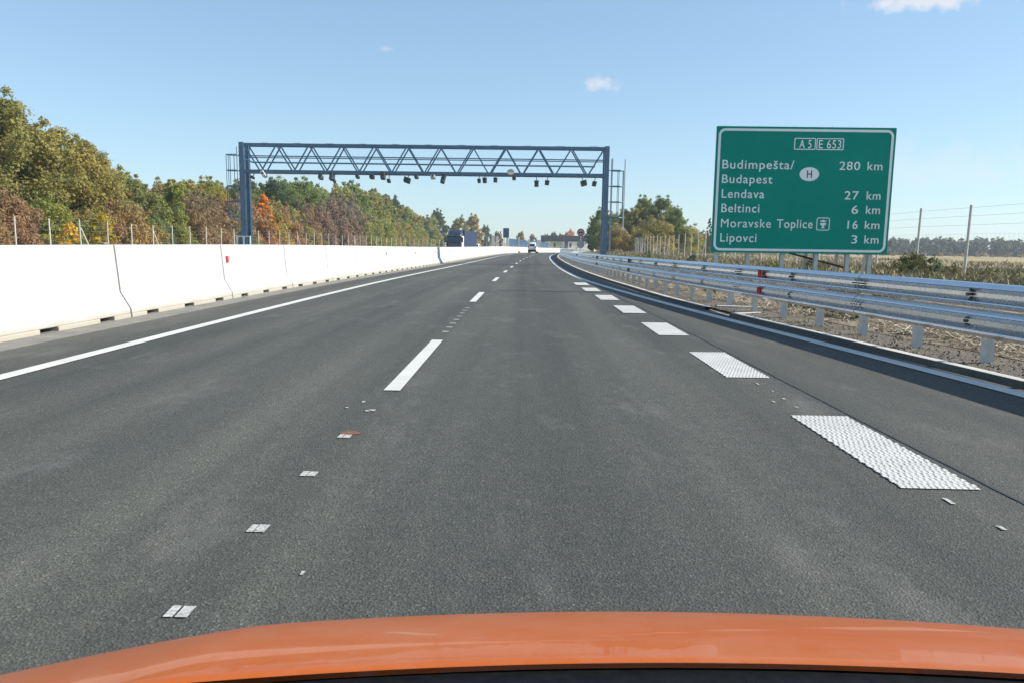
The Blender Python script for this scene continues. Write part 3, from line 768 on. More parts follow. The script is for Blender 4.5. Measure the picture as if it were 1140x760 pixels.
def make_car(name, label, loc, rz, paint, rear=True):
    t = thing(name, label, 'car', loc, rz)
    mb = MB()
    loft(mb, [car_sec(-2.1, .80, .34, .86, .90, .70), car_sec(-2.02, .88, .26, .98, 1.06, .74), car_sec(-1.78, .90, .24, 1.0, 1.50, .64), car_sec(-1.5, .91, .24, 1.0, 1.62, .62), car_sec(-.2, .92, .24, .99, 1.66, .64), car_sec(.55, .92, .24, .97, 1.55, .64), car_sec(1.15, .91, .24, .95, 1.06, .72), car_sec(1.95, .86, .26, .86, .92, .70), car_sec(2.2, .72, .34, .62, .68, .6)])
    mb.build('body', M[paint], t, bevel=.02)
    mb = MB(); mb.add([(-.56, -2.0, 1.06), (.56, -2.0, 1.06), (.52, -1.78, 1.46), (-.52, -1.78, 1.46), (-.56, -2.03, 1.06), (.56, -2.03, 1.06), (.52, -1.81, 1.46), (-.52, -1.81, 1.46)], [(0,1,2,3),(7,6,5,4),(0,4,5,1),(1,5,6,2),(2,6,7,3),(3,7,4,0)]); mb.build('rear_window', M['dark_glass'], t)
    for s in (-1, 1):
        mb = MB(); mb.prism([(-1.7, 1.02), (.95, 1.0), (.5, 1.46), (-1.45, 1.54)], 'x', s*.80-.02, s*.80+.02)
        mb.v = [(x - s*(z-1.0)*.27+s*.09, y, z) for x, y, z in mb.v]; mb.build('side_window', M['dark_glass'], t)
        mb = MB(); mb.box(s*.78-.09, s*.78+.09, -2.13, -2.0, .84, 1.18); mb.build('tail_lamp', M['tail_red'], t)
        for y in (-1.3, 1.3): wheel(t, s*.80, y, .34, .34, .22, s)
    mb = MB(); mb.prism([(-.87, .22), (.87, .22), (.87, .56), (-.87, .56)], 'y', -2.2, -2.0); mb.build('bumper', M['black_plastic'], t, bevel=.03)
    mb = MB(); mb.box(-.26, .26, -2.225, -2.205, .62, .73); mb.build('plate', M['sign_white'], t)
    mb = MB(); mb.prism([(.62, 1.07), (1.16, 1.0), (1.2, 1.02), (.64, 1.53), (.58, 1.5)], 'x', -.6, .6); mb.build('windscreen', M['dark_glass'], t)
    return t
suv_y = 138.0
make_car('car', 'white car seen from behind, driving ahead in the distance', ((593.6-585.5)/F_PX*suv_y, suv_y, drop(suv_y)), R(-6), 'car_white').scale = (.86, 1, 1.18)
make_car('car', 'white car on the far side of the median wall, following the truck', (-10.2, 152, drop(152)), R(176), 'car_white')
# truck coming the other way
ty = 121.0
tk = thing('truck', 'oncoming articulated truck with dark cab and blue trailer beyond the median wall', 'truck', (-11.75, ty, drop(ty)), R(-6.5))
def cab_sec(z, y0, y1, w): return [(-w, y0+.12, z), (-w+.12, y0, z), (w-.12, y0, z), (w, y0+.12, z), (w, y1, z), (-w, y1, z)]
mb = MB(); loft(mb, [cab_sec(.45, 0, 2.2, 1.22), cab_sec(1.2, -.03, 2.2, 1.25), cab_sec(1.75, -.02, 2.2, 1.25), cab_sec(2.75, .16, 2.2, 1.22), cab_sec(2.95, .25, 2.2, 1.2)]); mb.build('cab', M['truck_dark'], tk, bevel=.03)
mb = MB(); loft(mb, [cab_sec(2.953, .5, 2.1, 1.15), cab_sec(3.45, 1.1, 2.1, 1.1), cab_sec(3.7, 1.6, 2.1, 1.05)]); mb.build('roof_deflector', M['truck_dark'], tk, bevel=.03)
mb = MB(); mb.add([(-1.1, -.045, 1.78), (1.1, -.045, 1.78), (1.06, .135, 2.68), (-1.06, .135, 2.68), (-1.1, .0, 1.78), (1.1, .0, 1.78), (1.06, .18, 2.68), (-1.06, .18, 2.68)], [(0,1,2,3),(7,6,5,4),(0,4,5,1),(1,5,6,2),(2,6,7,3),(3,7,4,0)]); mb.build('windscreen', M['truck_teal'], tk)
mb = MB(); mb.box(-1.15, 1.15, -.14, .3, 2.70, 2.86); mb.build('sun_visor', M['camera_grey'], tk, bevel=.02)
mb = MB()
for k in range(5): mb.box(-.85, .85, -.07, -.035, .75+.17*k, .86+.17*k)
mb.build('grille', M['camera_grey'], tk)
mb = MB(); mb.box(-1.24, 1.24, -.12, .3, .38, .68); mb.build('bumper', M['camera_grey'], tk, bevel=.03)
for s in (-1, 1):
    mb = MB(); mb.box(s*.98-.16, s*.98+.16, -.14, -.05, .75, .98); mb.build('headlight', M['lamp_glass'], tk)
    mb = MB(); mb.box(s*1.42-.11, s*1.42+.11, .1, .22, 1.7, 2.5); mb.bar((s*1.2, .2, 2.55), (s*1.42, .18, 2.48), .04); mb.build('mirror', M['truck_dark'], tk)
    for y in (1.3,): wheel(tk, s*1.05, y, .5, .5, .3, s)
    for y in (4.2, 9.6, 10.9, 12.2): wheel(tk, s*1.05, y, .5, .5, .36, s)
mb = MB(); mb.box(1.253, 1.29, .35, 2.15, .9, 2.7); mb.build('side_fairing', M['car_white'], tk)
mb = MB(); mb.box(-1.27, 1.27, 2.75, 14, 1.05, 3.62)
mb.build('trailer_box', M['truck_blue'], tk, bevel=.03)
mb = MB(); mb.box(-1.275, 1.275, 2.70, 14.05, .92, 1.045); mb.box(-.5, .5, 2.0, 14, .7, .915); mb.build('chassis', M['camera_dark'], tk)
mb = MB()
for k in range(8): mb.box(1.272, 1.285, 3.4+1.4*k, 3.44+1.4*k, 1.1, 3.58)
mb.build('side_straps', M['camera_dark'], tk)

# ------------------------------------------------------------------ the car we look out of: bonnet, wings, scuttle, wipers
my = thing('car', 'bright orange car bonnet at the bottom edge, seen from the driving seat', 'car', (0, 0, 0))
HC = .28; HW = 1.04
def hood_z(x, y):
    u = (x-.30)/.86; au = abs(u)
    t_ = y - hood_y0(x)
    z = .806 - .20*t_ - .461*t_*t_ - max(0, t_-.42)**2*1.0
    z += .012*min(au, .9)**2 - (.085*max(0, au-.78) if u < 0 else .2*max(0, au-.92)**2)
    return z
def hood_y0(x): return .75-.13*min(1.5, ((x-.30)/.86)**2)
mb = MB(); nx, ny = 60, 40; vs = []
for j in range(ny+1):
    for i in range(nx+1):
        u = -1+2*i/nx; x = HC+HW*u
        y0 = hood_y0(x); y1 = 1.44-.14*u*u
        v = j/ny; y = y0+(y1-y0)*v; vs.append((x, y, hood_z(x, y)))
n = nx+1
mb.add(vs, [(j*n+i, j*n+i+1, (j+1)*n+i+1, (j+1)*n+i) for j in range(ny) for i in range(nx)])
lip = len(mb.v)      # turned down rear lip
mb.add([(HC+HW*(-1+2*i/nx), hood_y0(HC+HW*(-1+2*i/nx))-.001, hood_z(HC+HW*(-1+2*i/nx), hood_y0(HC+HW*(-1+2*i/nx)))-.0012) for i in range(nx+1)], [])
mb.f += [(i, lip+i, lip+i+1, i+1) for i in range(nx)]; mb.m += [0]*nx
mb.build('bonnet', M['car_orange'], my, smooth=True)
for s in (-1, 1):
    mb = MB(); vs = []; cols = 24
    for j in range(cols+1):
        v = j/cols; x = HC+s*(HW+.004); y = -.2+1.62*v
        zt = hood_z(HC+s*HW, max(y, .63)) - .006
        zb = .30
        if abs(y-.98) < .36: zb = .28+.30*math.sqrt(max(0, 1-((y-.98)/.36)**2))
        zb = min(zb, zt-.05)
        for k in range(5):
            w = k/4; vs.append((x+s*.03*math.sin(PI*min(1, w*1.2)), y, zt+(zb-zt)*w))
    mb.add(vs, [(j*5+k, j*5+k+1, (j+1)*5+k+1, (j+1)*5+k) for j in range(cols) for k in range(4)])
    mb.build('wing', M['car_orange'], my, smooth=True)
    wheel(my, HC+s*.92, .98, .26, .26, .18, s)
    mb = MB(); mb.prism([(HC+s*.55, .26), (HC+s*.95, .27), (HC+s*.95, .33), (HC+s*.60, .34)], 'y', 1.28, 1.40); mb.build('headlight', M['lamp_glass'], my, bevel=.02)
mb = MB(); mb.prism([(HC-1.0, .14), (HC+1.0, .14), (HC+1.02, .20), (HC+.98, .25), (HC-.98, .25), (HC-1.02, .20)], 'y', 1.22, 1.44); mb.build('bumper', M['car_orange'], my, bevel=.04)
# scuttle
mb = MB(); vs = []
for i in range(31):
    u = -1+i/15; x = HC+HW*.97*u; y0 = hood_y0(x); z = hood_z(x, y0)
    for dy, dz in ((.20, -.13), (.06, -.05), (.004, -.010), (-.02, -.008), (-.06, -.016), (-.24, .0)): vs.append((x, y0+dy, z+dz))
mb.add(vs, [(i*6+k, i*6+k+1, (i+1)*6+k+1, (i+1)*6+k) for i in range(30) for k in range(5)])
mb.build('scuttle_panel', M['black_plastic'], my, smooth=True)
for x0, x1 in ((.02, .34), (-.42, -.08)):
    mb = MB(); z0 = hood_z(x0, .66)-.006; z1 = hood_z(x1, .66)-.004
    mb.bar((x0, .655, z0), (x1, .66, z1), .016, .012); mb.tube([(x1+.005, .66, z1-.03), (x1+.005, .66, z1+.008)], .014, 12); mb.build('wiper_arm', M['black_plastic'], my)
# ------------------------------------------------------------------ fences
def fence(name, label, lat0, y0, y1, step, h, braces=(), drift=None):
    g = lambda y: (lat0 + (shift(y) if y > 0 else 0), y, gz(lat0+shift(y), y))
    t = thing(name, label, 'fence', g(y0)); c = t.location.copy()
    y = y0; first = None; k = 0; pts = []
    while y < y1 and k < 98:
        x, yy, z = g(y); pts.append((x, yy, z))
        if first is None:
            mb = MB(); mb.tube([(0,0,-.3), (0,0,h*.5), (0,0,h)], [.044, .042, .040], 7); first = mb.build('post', M['wood_post'], t); o = first
        else: o = first.copy(); COL.objects.link(o); o.parent = t
        o.location = Vector((x, yy, z))-c; o.rotation_euler = (R(rnd.uniform(-1.2, 1.2)), R(rnd.uniform(-.9, .9)), rnd.uniform(0, 6)); o.scale = (1, 1, rnd.uniform(.96, 1.04))
        if k in braces:
            mb = MB(); mb.tube([(x-c.x, yy-c.y+.08, z-c.z+h*.8), (x-c.x, yy-c.y+1.5, z-c.z-.1)], .05, 6); mb.build('brace', M['wood_post'], t)
        y += step; k += 1
    mb = MB()
    for hh, rr_ in [(.05, .003), (.25, .0025), (.45, .0025), (.65, .0025), (.85, .0025), (1.05, .0025), (1.25, .003), (1.5, .006), (1.75, .006), (1.98, .006)]:
        hh = hh*h/2.05
        for a, b in zip(pts, pts[1:]):
            mb.bar((a[0]-c.x+.06, a[1]-c.y, a[2]-c.z+hh), (b[0]-c.x+.06, b[1]-c.y, b[2]-c.z+hh), rr_, rr_)
    o = mb.build('wires', M['wire'], t, fixn=False)
    mb = MB()
    for a, b in zip(pts[:34], pts[1:34]):
        for j in range(1, 14):
            f = j/14; x = a[0]+(b[0]-a[0])*f-c.x+.06; yy = a[1]+(b[1]-a[1])*f-c.y; z = a[2]+(b[2]-a[2])*f-c.z
            mb.bar((x, yy, z+.05), (x, yy, z+h*.62), .0022, .0022)
    mb.build('mesh_wires', M['wire'], t, fixn=False)
    return t
fence('wire_fence', 'wire mesh wildlife fence on pale posts along the foot of the left wood', -29.0, 35.6, 320, 3.0, 2.5, (4, 7, 13, 18, 26))
fence('wire_fence', 'wire mesh wildlife fence on pale posts along the right verge behind the green sign', 14.0, 17.9, 300, 3.05, 2.32, (11, 14, 20, 28))

# ------------------------------------------------------------------ trees
def leaf_quads(mb, c, r, n, size, rng, flat=1.0, shell=.45):
    for _ in range(n):
        d = Vector((rng.gauss(0,1), rng.gauss(0,1), rng.gauss(0,1))).normalized()
        rad = r*(shell + (1-shell)*rng.random()) if rng.random() < .8 else r*rng.random()
        rad *= 1+.25*noise.noise((d*2.2)+Vector(c))
        p = Vector(c)+Vector((d.x*rad, d.y*rad, d.z*rad*flat))
        nrm = (d*.7+Vector((rng.gauss(0,1), rng.gauss(0,1), rng.gauss(0,1)))*.6+Vector((0,0,.25))).normalized()
        a = nrm.orthogonal().normalized(); b = nrm.cross(a)
        th = rng.random()*6.28; u = a*math.cos(th)+b*math.sin(th); w = nrm.cross(u)
        s = size*rng.uniform(.45, 1.5); l = s*rng.uniform(.9, 1.7)
        mb.add([p-u*s*.5-w*l*.3, p+u*s*.5-w*l*.5, p+u*s*.25+w*l*.5, p-u*s*.35+w*l*.6+nrm*s*.2], [(0,1,2,3)])
def make_tree(name, seed, H, Wd, base, nb, leaves, size, shape='round', limbs=10, trunk=.2):
    """returns an Empty with trunk and crown, standing at the origin"""
    rng = random.Random(seed); t = bpy.data.objects.new(name, None); COL.objects.link(t)
    tb = MB(); cb = MB()
    lean = (rng.uniform(-.4, .4), rng.uniform(-.4, .4))
    tp = lambda f: Vector((lean[0]*f*f, lean[1]*f*f, H*.8*f-.2*(1-f)))
    tb.tube([tp(k/6)+Vector((rng.uniform(-.05,.05), rng.uniform(-.05,.05), 0)) for k in range(7)], [trunk*(1.25 if k == 0 else 1)*(1-k/7.2) for k in range(7)], 8)
    cents = []
    for k in range(nb):
        f = (k+.5)/nb
        if shape == 'round': zz = base+(H-base)*(.06+.90*f); wr = Wd*math.sin(PI*min(.97, .16+.80*f))**.8
        elif shape == 'bush': zz = H*(.08+.80*f); wr = Wd*(1-.65*f*f)
        elif shape == 'column': zz = base+(H-base)*(.04+.93*f); wr = Wd*math.sin(PI*min(.98, .2+.78*f))
        else: zz = base+(H-base)*(.05+.95*f); wr = Wd*(1-.85*f)
        a = k*2.399+rng.uniform(-.5, .5); q = wr*math.sqrt(rng.uniform(.15, 1))
        r = Wd*rng.uniform(.22, .40)*(1.0 if shape != 'column' else .8)*(1-.25*f)
        cents.append((Vector((q*math.cos(a)+lean[0]*f, q*math.sin(a)+lean[1]*f, zz)), r))
    for c, r in cents:
        leaf_quads(cb, c, r, max(6, int(leaves/nb*(r/(Wd*.31))**2)), size, rng, .8)
    # stray outer sprigs make the outline uneven
    for c, r in rng.sample(cents, max(2, nb//2)):
        d = Vector((c.x, c.y, (c.z-H*.5)*.8)); d = d.normalized() if d.length > .01 else Vector((0,0,1))
        leaf_quads(cb, c+d*r*1.15, r*.45, max(4, int(leaves/nb*.22)), size*.9, rng, .9, .1)
    for c, r in rng.sample(cents, min(limbs, nb)):
        f = max(.12, min(.85, c.z/H*.72)); a = tp(f); m_ = (a+c)/2+Vector((0, 0, -.15*rng.random()))
        tb.tube([a, m_, c], [trunk*.42*(1-f*.6), trunk*.25*(1-f*.5), trunk*.08], 5)
    tr = tb.build('trunk', M['bark'], t, smooth=True, fixn=False); cr = cb.build('crown', M['leaves'], t, fixn=False)
    return t
PR = {}
PR['big'] = [make_tree('tree', 11+k, 10.5, 3.6, 1.2, 80, 40000, .118, 'round', 14, .24) for k in range(4)]
PR['mid'] = [make_tree('tree', 31+k, 8.0, 2.6, .6, 58, 24000, .113, 'round', 9, .17) for k in range(4)]
PR['bush'] = [make_tree('bush', 51+k, 3.6, 2.3, 0, 34, 12500, .088, 'bush', 8, .06) for k in range(4)]
PR['far'] = [make_tree('tree', 71+k, 11.0, 3.8, .5, 46, 12500, .24, 'round', 6, .2) for k in range(3)]
PR['column'] = [make_tree('tree', 91+k, 9.0, 1.1, .3, 32, 7500, .14, 'column', 5, .14) for k in range(2)]
PR['sapling'] = [make_tree('sapling', 101+k, 2.6, .85, .25, 16, 900, .13, 'column', 6, .035) for k in range(2)]
PR['weed'] = [make_tree('shrub', 121+k, 1.3, .75, 0, 14, 900, .075, 'bush', 8, .02) for k in range(3)]
used = set()
def plant(kind, x, y, h, col, label, cat, group=None, wide=1.0, z=None):
    p = rnd.choice(PR[kind]); base = {'big': 10.5, 'mid': 8.0, 'bush': 3.6, 'far': 11.0, 'column': 9.0, 'sapling': 2.6, 'weed': 1.3}[kind]
    s = h*.95/base; zz = gz(x, y) if z is None else z; jit = [c*rnd.uniform(.9, 1.1) for c in col]
    o = dup(p, (x, y, zz-.05), rnd.uniform(0, 6.28), (s*wide, s*wide, s), label, group, (*jit, 1))
    o['category'] = cat
    return o
OLIVE = (.168, .166, .052); GREEN = (.120, .142, .050); DGREEN = (.060, .082, .042); YEL = (.36, .26, .04); ORANGE = (.36, .175, .035)
RUST = (.170, .112, .072); PURP = (.140, .116, .088); OCHRE = (.190, .165, .062); TEAL = (.085, .11, .075)
def gpx(px, X):  # distance along the road at which lateral X shows in that column
    return X*F_PX/(px-585.5)
def hpx(py, px, y):   # height above eye of something seen at row py at distance y
    hz = 270.4 + (px-585.5)*.01396
    return CH + (hz-py)*y/F_PX
OUT = [(-90,118),(-30,108),(0,106),(20,109),(40,118),(58,138),(70,140),(75,152),(100,158),(118,166),(126,176),(140,184),(160,194),(180,196),(215,196),(250,194),(275,200),(300,197),(330,195),(352,202),(364,215),(380,208),(396,203),(412,210),(428,216),(442,222),(455,232),(468,242),(480,238),(492,234),(504,238),(512,243),(522,240),(534,243),(543,250),(552,259)]
# back row of the wood along the left fence
def sect(px):
    if px < 110: return 'at the tall left end of the wood'
    if px < 262: return 'in the wood, left of the gantry\'s left post'
    if px < 380: return 'in the wood just right of the gantry\'s left post'
    if px < 475: return 'in the wood where its top slopes down under the gantry'
    return 'at the far end of the left wood near the truck'
y = 33.0; k = 0
while y < 300:
    X = -37.0 + rnd.uniform(-1.2, 1.2) - (2.0 if k % 2 else 0)
    px = 585.5+F_PX*X/y
    if px < 556:
        h = hpx(interp(OUT, px), px, y)-drop(y)
        h *= .96*rnd.uniform(.86, 1.0) if k % 2 else rnd.uniform(.93, 1.02)
        cn, col = rnd.choice([('olive', OLIVE), ('olive', OLIVE), ('green', GREEN), ('ochre', OCHRE), ('olive', OLIVE)]) if px < 250 else rnd.choice([('olive', OLIVE), ('green', GREEN), ('olive', OLIVE), ('green', GREEN), ('dark green', DGREEN)])
        kd = 'big' if h > 8.8 and y < 130 else ('mid' if y < 130 else 'far')
        plant(kd, X + max(0, shift(y)*.0), y, h, col, cn+' leafy tree '+sect(px), 'tree', cn+' trees '+sect(px), 1.0 if h < 9 else 1.08)
    y += 3.1 if y < 110 else (4.2 if y < 200 else 6.5); k += 1
# lower front row
y = 34.0; k = 0
while y < 235:
    X = -33.4 + rnd.uniform(-.5, .7)
    px = 585.5+F_PX*X/y
    top = interp([(-60,190),(20,200),(60,206),(75,228),(110,226),(118,205),(140,215),(150,228),(178,232),(190,220),(230,208),(255,226),(275,215),(300,222),(330,226),(350,222),(372,214),(392,222),(410,232),(440,240),(470,252),(500,262)], px)
    h = max(1.8, (hpx(top, px, y)-drop(y))*rnd.uniform(.82, 1.04))
    if px < 62: cs = [('russet', RUST), ('olive', OLIVE)]
    elif px < 150: cs = [('russet', RUST), ('yellow-green', OCHRE), ('green', GREEN)]
    elif px < 182: cs = [('green', GREEN), ('dark green', DGREEN)]
    elif px < 262: cs = [('russet', RUST), ('russet', RUST), ('green', GREEN), ('olive', OLIVE)]
    elif px < 350: cs = [('russet', RUST), ('purple-brown', PURP), ('yellow-green', OCHRE)]
    elif px < 395: cs = [('purple-brown', PURP)]
    else: cs = [('olive', OLIVE), ('green', GREEN), ('yellow-green', OCHRE), ('olive', OLIVE)]
    cn, col = rnd.choice(cs)
    wh = sect(px).replace('in the wood', 'at the fence').replace('at the far end of the left wood', 'along the fence')
    plant('bush', X, y, h, col, cn+' autumn bush '+wh, 'bush', cn+' bushes '+wh, rnd.uniform(.8, 1.0)*(3.6/h)**.35)
    y += 2.7 if y < 120 else 4.5; k += 1
# a few that stand out
X = -31.3; y = gpx(298, X); plant('column', X, y, hpx(209, 298, y), ORANGE, 'bright orange autumn tree just right of the gantry\'s left post', 'tree', None, 1.7)
X = -30.4; y = gpx(74, X); plant('sapling', X, y, hpx(242, 80, y), YEL, 'small yellow sapling by a braced fence post, left of the yellow one with taller top', 'sapling')
y = gpx(112, X); plant('sapling', X, y, hpx(231, 111, y), (.22, .18, .02), 'taller yellow sapling behind the left fence, above the brown barrier fitting', 'sapling')
y = gpx(345, X); plant('column', X, y, hpx(238, 345, y), OCHRE, 'slim yellow-ochre young tree behind the fence under the gantry truss', 'tree', None, 1.5)
y = gpx(557, -10)
# trees beyond the noise wall and the bridge
for px, py, d, col, kd, lab in ((486, 234, 300, DGREEN, 'far', 'dark green tree standing behind the truck'), (512, 241, 305, OLIVE, 'far', 'olive tree beyond the truck trailer, left of the dark green bush'),
                                (526, 239, 310, OCHRE, 'far', 'olive-brown tree between the trailer and the tall blue panel'), (541, 251, 320, TEAL, 'far', 'blue-green tree just left of the tall blue panel'),
                                (553, 258, 330, TEAL, 'far', 'low blue-green tree behind the left white posts of the noise wall'),
                                (580, 258, 340, OLIVE, 'far', 'pale olive tree above the blue noise wall panels'), (593, 261, 350, PURP, 'far', 'brownish tree above the white car ahead'),
                                (608, 261, 420, DGREEN, 'far', 'dark tree above the left end of the bridge'), (616, 258.5, 430, DGREEN, 'far', 'taller dark green tree above the bridge'), (624, 260, 430, TEAL, 'far', 'grey-green tree above the middle of the bridge'),
                                (630, 259.5, 435, OCHRE, 'far', 'ochre tree beside the orange one above the bridge'), (634.5, 255.5, 430, ORANGE, 'far', 'orange autumn tree above the bridge, left of the round sign')):
    x = (px-585.5)/F_PX*d; zz = gz(x, d); plant(kd, x, d, max(3, hpx(py, px, d)-zz), col, lab, 'tree', None, .9, zz)
x = (557.5-585.5)/F_PX*222; plant('column', x, 222, hpx(256.5, 557, 222)-gz(x, 222), (.26, .10, .03), 'narrow rust-orange tree between the white posts of the noise wall', 'tree', None, 1.0)
# trees right of the gantry
for px, py, d, col, kd, w, lab in ((668, 232, 150, GREEN, 'big', .8, 'green tree behind the right gantry post'), (682, 236, 140, GREEN, 'mid', .85, 'lower green tree between gantry post and ladder cage'), (694, 232, 132, OCHRE, 'big', .7, 'ochre tree just right of the gantry ladder'),
                                   (703, 231, 128, OLIVE, 'mid', .9, 'olive tree at the foot of the tall right-hand tree'), (714, 219, 132, GREEN, 'big', .85, 'tall green tree forming the left half of the right-hand clump'), (735, 219, 128, GREEN, 'big', 1.0, 'tallest green tree of the right-hand clump near the sign'),
                                   (750, 231, 126, GREEN, 'big', .75, 'green tree at the right edge of the right-hand clump'), (762, 250, 124, OLIVE, 'bush', 1.0, 'low olive bush at the right end of the right-hand clump'), (660, 246, 155, DGREEN, 'mid', .8, 'dark tree at the left edge of the right-hand clump'),
                                   (725, 240, 120, OLIVE, 'bush', 1.0, 'olive bush in front of the right-hand clump'), (690, 250, 125, OCHRE, 'bush', 1.0, 'ochre bush at the fence right of the gantry post'),
                                   (786, 241, 150, DGREEN, 'column', 1.0, 'single narrow dark tree left of the green sign'), (775, 256, 160, DGREEN, 'bush', 1.0, 'low dark bush left of the narrow dark tree'), (797, 255, 165, TEAL, 'bush', 1.0, 'grey-green bush beside the left edge of the green sign')):
    x = (px-585.5)/F_PX*d; zz = gz(x, d); plant(kd, x, d, hpx(py, px, d)-zz, col, lab, 'tree' if kd != 'bush' else 'bush', None, w, zz)
# shrubs on the right verge
for px, py, d, hh, col, lab in ((1000, 300, 22.5, .95, (.075, .08, .038), 'olive shrub on the verge at the right foot of the green sign'), (1012, 298, 25, .95, (.06, .075, .035), 'green shrub beside the first tall fence post right of the sign'), (1032, 300, 23, .9, DGREEN, 'dark leafy shrub between the two fence posts right of the sign'),
                                (1056, 302, 22, .6, (.10, .09, .045), 'low olive shrub left of the second tall fence post'), (905, 296, 25, .75, DGREEN, 'dark shrub under the middle of the green sign'), (862, 296, 26, .6, GREEN, 'small green shrub under the left part of the sign'), (1095, 302, 20, .5, (.10, .09, .045), 'small olive shrub near the right edge above the guard rail'), (770, 285, 44, .7, DGREEN, 'small dark shrub at the fence left of the sign'), (720, 280, 62, .8, DGREEN, 'small dark shrub at the fence behind the guard rail right of the gantry')):
    x = (px-585.5)/F_PX*d; plant('weed', x, d, hh, col, lab, 'shrub')
# remove the prototypes themselves
for L in PR.values():
    for p in L:
        for c in list(p.children): bpy.data.objects.remove(c)
        bpy.data.objects.remove(p)

# ------------------------------------------------------------------ far wood on the right: one mass
rng = random.Random(5); mb = MB()
for k in range(330):
    x = 95+rng.random()*330; d = 395+rng.uniform(-8, 45)+(x-95)*.05; h = 8.2+2.6*noise.noise((x*.03, 2, 0))+rng.uniform(-1, 1); z0 = gz(x, d)
    for q in range(7):
        leaf_quads(mb, (x+rng.uniform(-2.5,2.5), d+rng.uniform(-2,2), z0+h*(q+.5)/7.0), rng.uniform(1.6, 2.8), 15, .95, rng, .8, .2)
o = mb.build('far_wood', M['leaves'], fixn=False); o.color = (.055, .066, .045, 1)
tag(o, 'far dark green wood along the horizon right of the green sign', 'wood', None, 'stuff')
mb = MB()
for k in range(60):
    x = 30+k*6; d = 300+.35*x*.3; h = 2+noise.noise((k*.4, 0, 0)); z0 = gz(x, d)
    for q in range(2): leaf_quads(mb, (x+rng.uniform(-2,2), d, z0+.6+q*.7), 1.7, 14, .6, rng, .6, .2)
o = mb.build('far_hedge', M['leaves'], fixn=False); o.color = (.12, .10, .05, 1)
tag(o, 'low brownish hedge line across the field in front of the far wood', 'hedge', None, 'stuff')
mb = MB(); mb.add([(70, 282, gz(70, 282)+.12), (240, 262, gz(240, 262)+.12), (240, 268, gz(240, 268)+.12), (70, 288, gz(70, 288)+.12)], [(0,1,2,3)])
o = mb.build('field_track', M['kerb'], fixn=False); o['kind'] = 'structure'

# ------------------------------------------------------------------ grass and stalks on the right verge
def blade(mb, x, y, z, h, w, rng, lean=.35):
    a = rng.random()*6.28; l = rng.uniform(0, lean)*h*1.3; b = rng.random()*6.28
    dx, dy = math.cos(a)*w, math.sin(a)*w; ex, ey = math.cos(b)*l, math.sin(b)*l
    mb.add([(x-dx, y-dy, z-.02), (x+dx, y+dy, z-.02), (x+dx*.6+ex*.4, y+dy*.6+ey*.4, z+h*.6), (x+ex, y+ey, z+h)], [(0,1,2),(0,2,3)])
mb = MB(); mg = MB()
for k in range(60000):
    y = 13+ (rng.random()**1.7)*150
    lat = rng.uniform(rp(y)+1.9, 17.5) if rng.random() < .75 else rng.uniform(15, 40)
    x = lat+shift(y); z = gz(x, y); dn = noise.noise((x*.35, y*.2, 1))
    if dn < -.25 and rng.random() < .7: continue
    far = 1+y/60
    if rng.random() < .66:
        h = (.10+.26*max(0, dn+.25)+rng.uniform(0, .18))*(1.0 if lat > 9 else .7); blade(mb, x, y, z, h, 0.0055*far, rng, .8)
    else: blade(mg, x, y, z, rng.uniform(.08, .30), .010*far, rng, .9)
for k in range(9000):     # greener strip right behind the rail
    y = 12+(rng.random()**1.5)*80; lat = rp(y)+rng.uniform(1.0, 3.4); x = lat+shift(y); z = gz(x, y)+.05
    if noise.noise((x*.5, y*.25, 9)) < .0: continue
    blade(mg, x, y, z, rng.uniform(.08, .34), .011*(1+y/60), rng, .9)
tag(mb.build('dry_grass', M['stalks'], fixn=False), 'dry straw-coloured grass and weed stalks on the right verge and field', 'grass', None, 'stuff')
tag(mg.build('green_weeds', M['greens'], fixn=False), 'low green weeds growing behind the right guard rail', 'weeds', None, 'stuff')
# dry stalks and chips lying behind the posts
mb = MB()
for k in range(11000):
    y = 4+(rng.random()**1.6)*40; o_ = .72+abs(rng.gauss(.45, .55)); lat = kerbl(y)+.16+o_
    if noise.noise((lat*1.1, y*.6, 4)) < -.12 and rng.random() < .85: continue
    x = lat+shift(y); z = drop(y)+vz(o_, y)+rng.uniform(.0, .07); a = rng.gauss(1.2, .9); l = rng.uniform(.03, .20); w = rng.uniform(.005, .016)
    tl = rng.uniform(-.35, .35)
    mb.bar((x, y, z), (x+math.cos(a)*l, y+math.sin(a)*l, z+tl*l+.01), w, w*.5)
tag(mb.build('straw_litter', M['straw'], fixn=False), 'scattered dry straw and stalks lying behind the guard rail posts', 'straw', None, 'stuff')
mb = MB()
for k in range(2600):     # loose stones on the shoulder
    y = 4+(rng.random()**1.6)*26; o_ = rng.uniform(.0, 1.1); lat = kerbl(y)+.16+o_; x = lat+shift(y); z = drop(y)+vz(o_, y); r = rng.uniform(.008, .03)
    q = [Vector((rng.uniform(-1,1), rng.uniform(-1,1), rng.uniform(-.3,.6)))*r for _ in range(5)]
    mb.add([(x+r, y, z), (x-r*.6, y+r*.8, z), (x-r*.5, y-r*.9, z), (x+q[0].x*.5, y+q[0].y*.5, z+r*rng.uniform(.6, 1.1))], [(0,1,3),(1,2,3),(2,0,3)])
tag(mb.build('loose_stones', M['gravel'], fixn=False), 'loose grey stones on the gravel shoulder under the guard rail', 'stones', None, 'stuff')

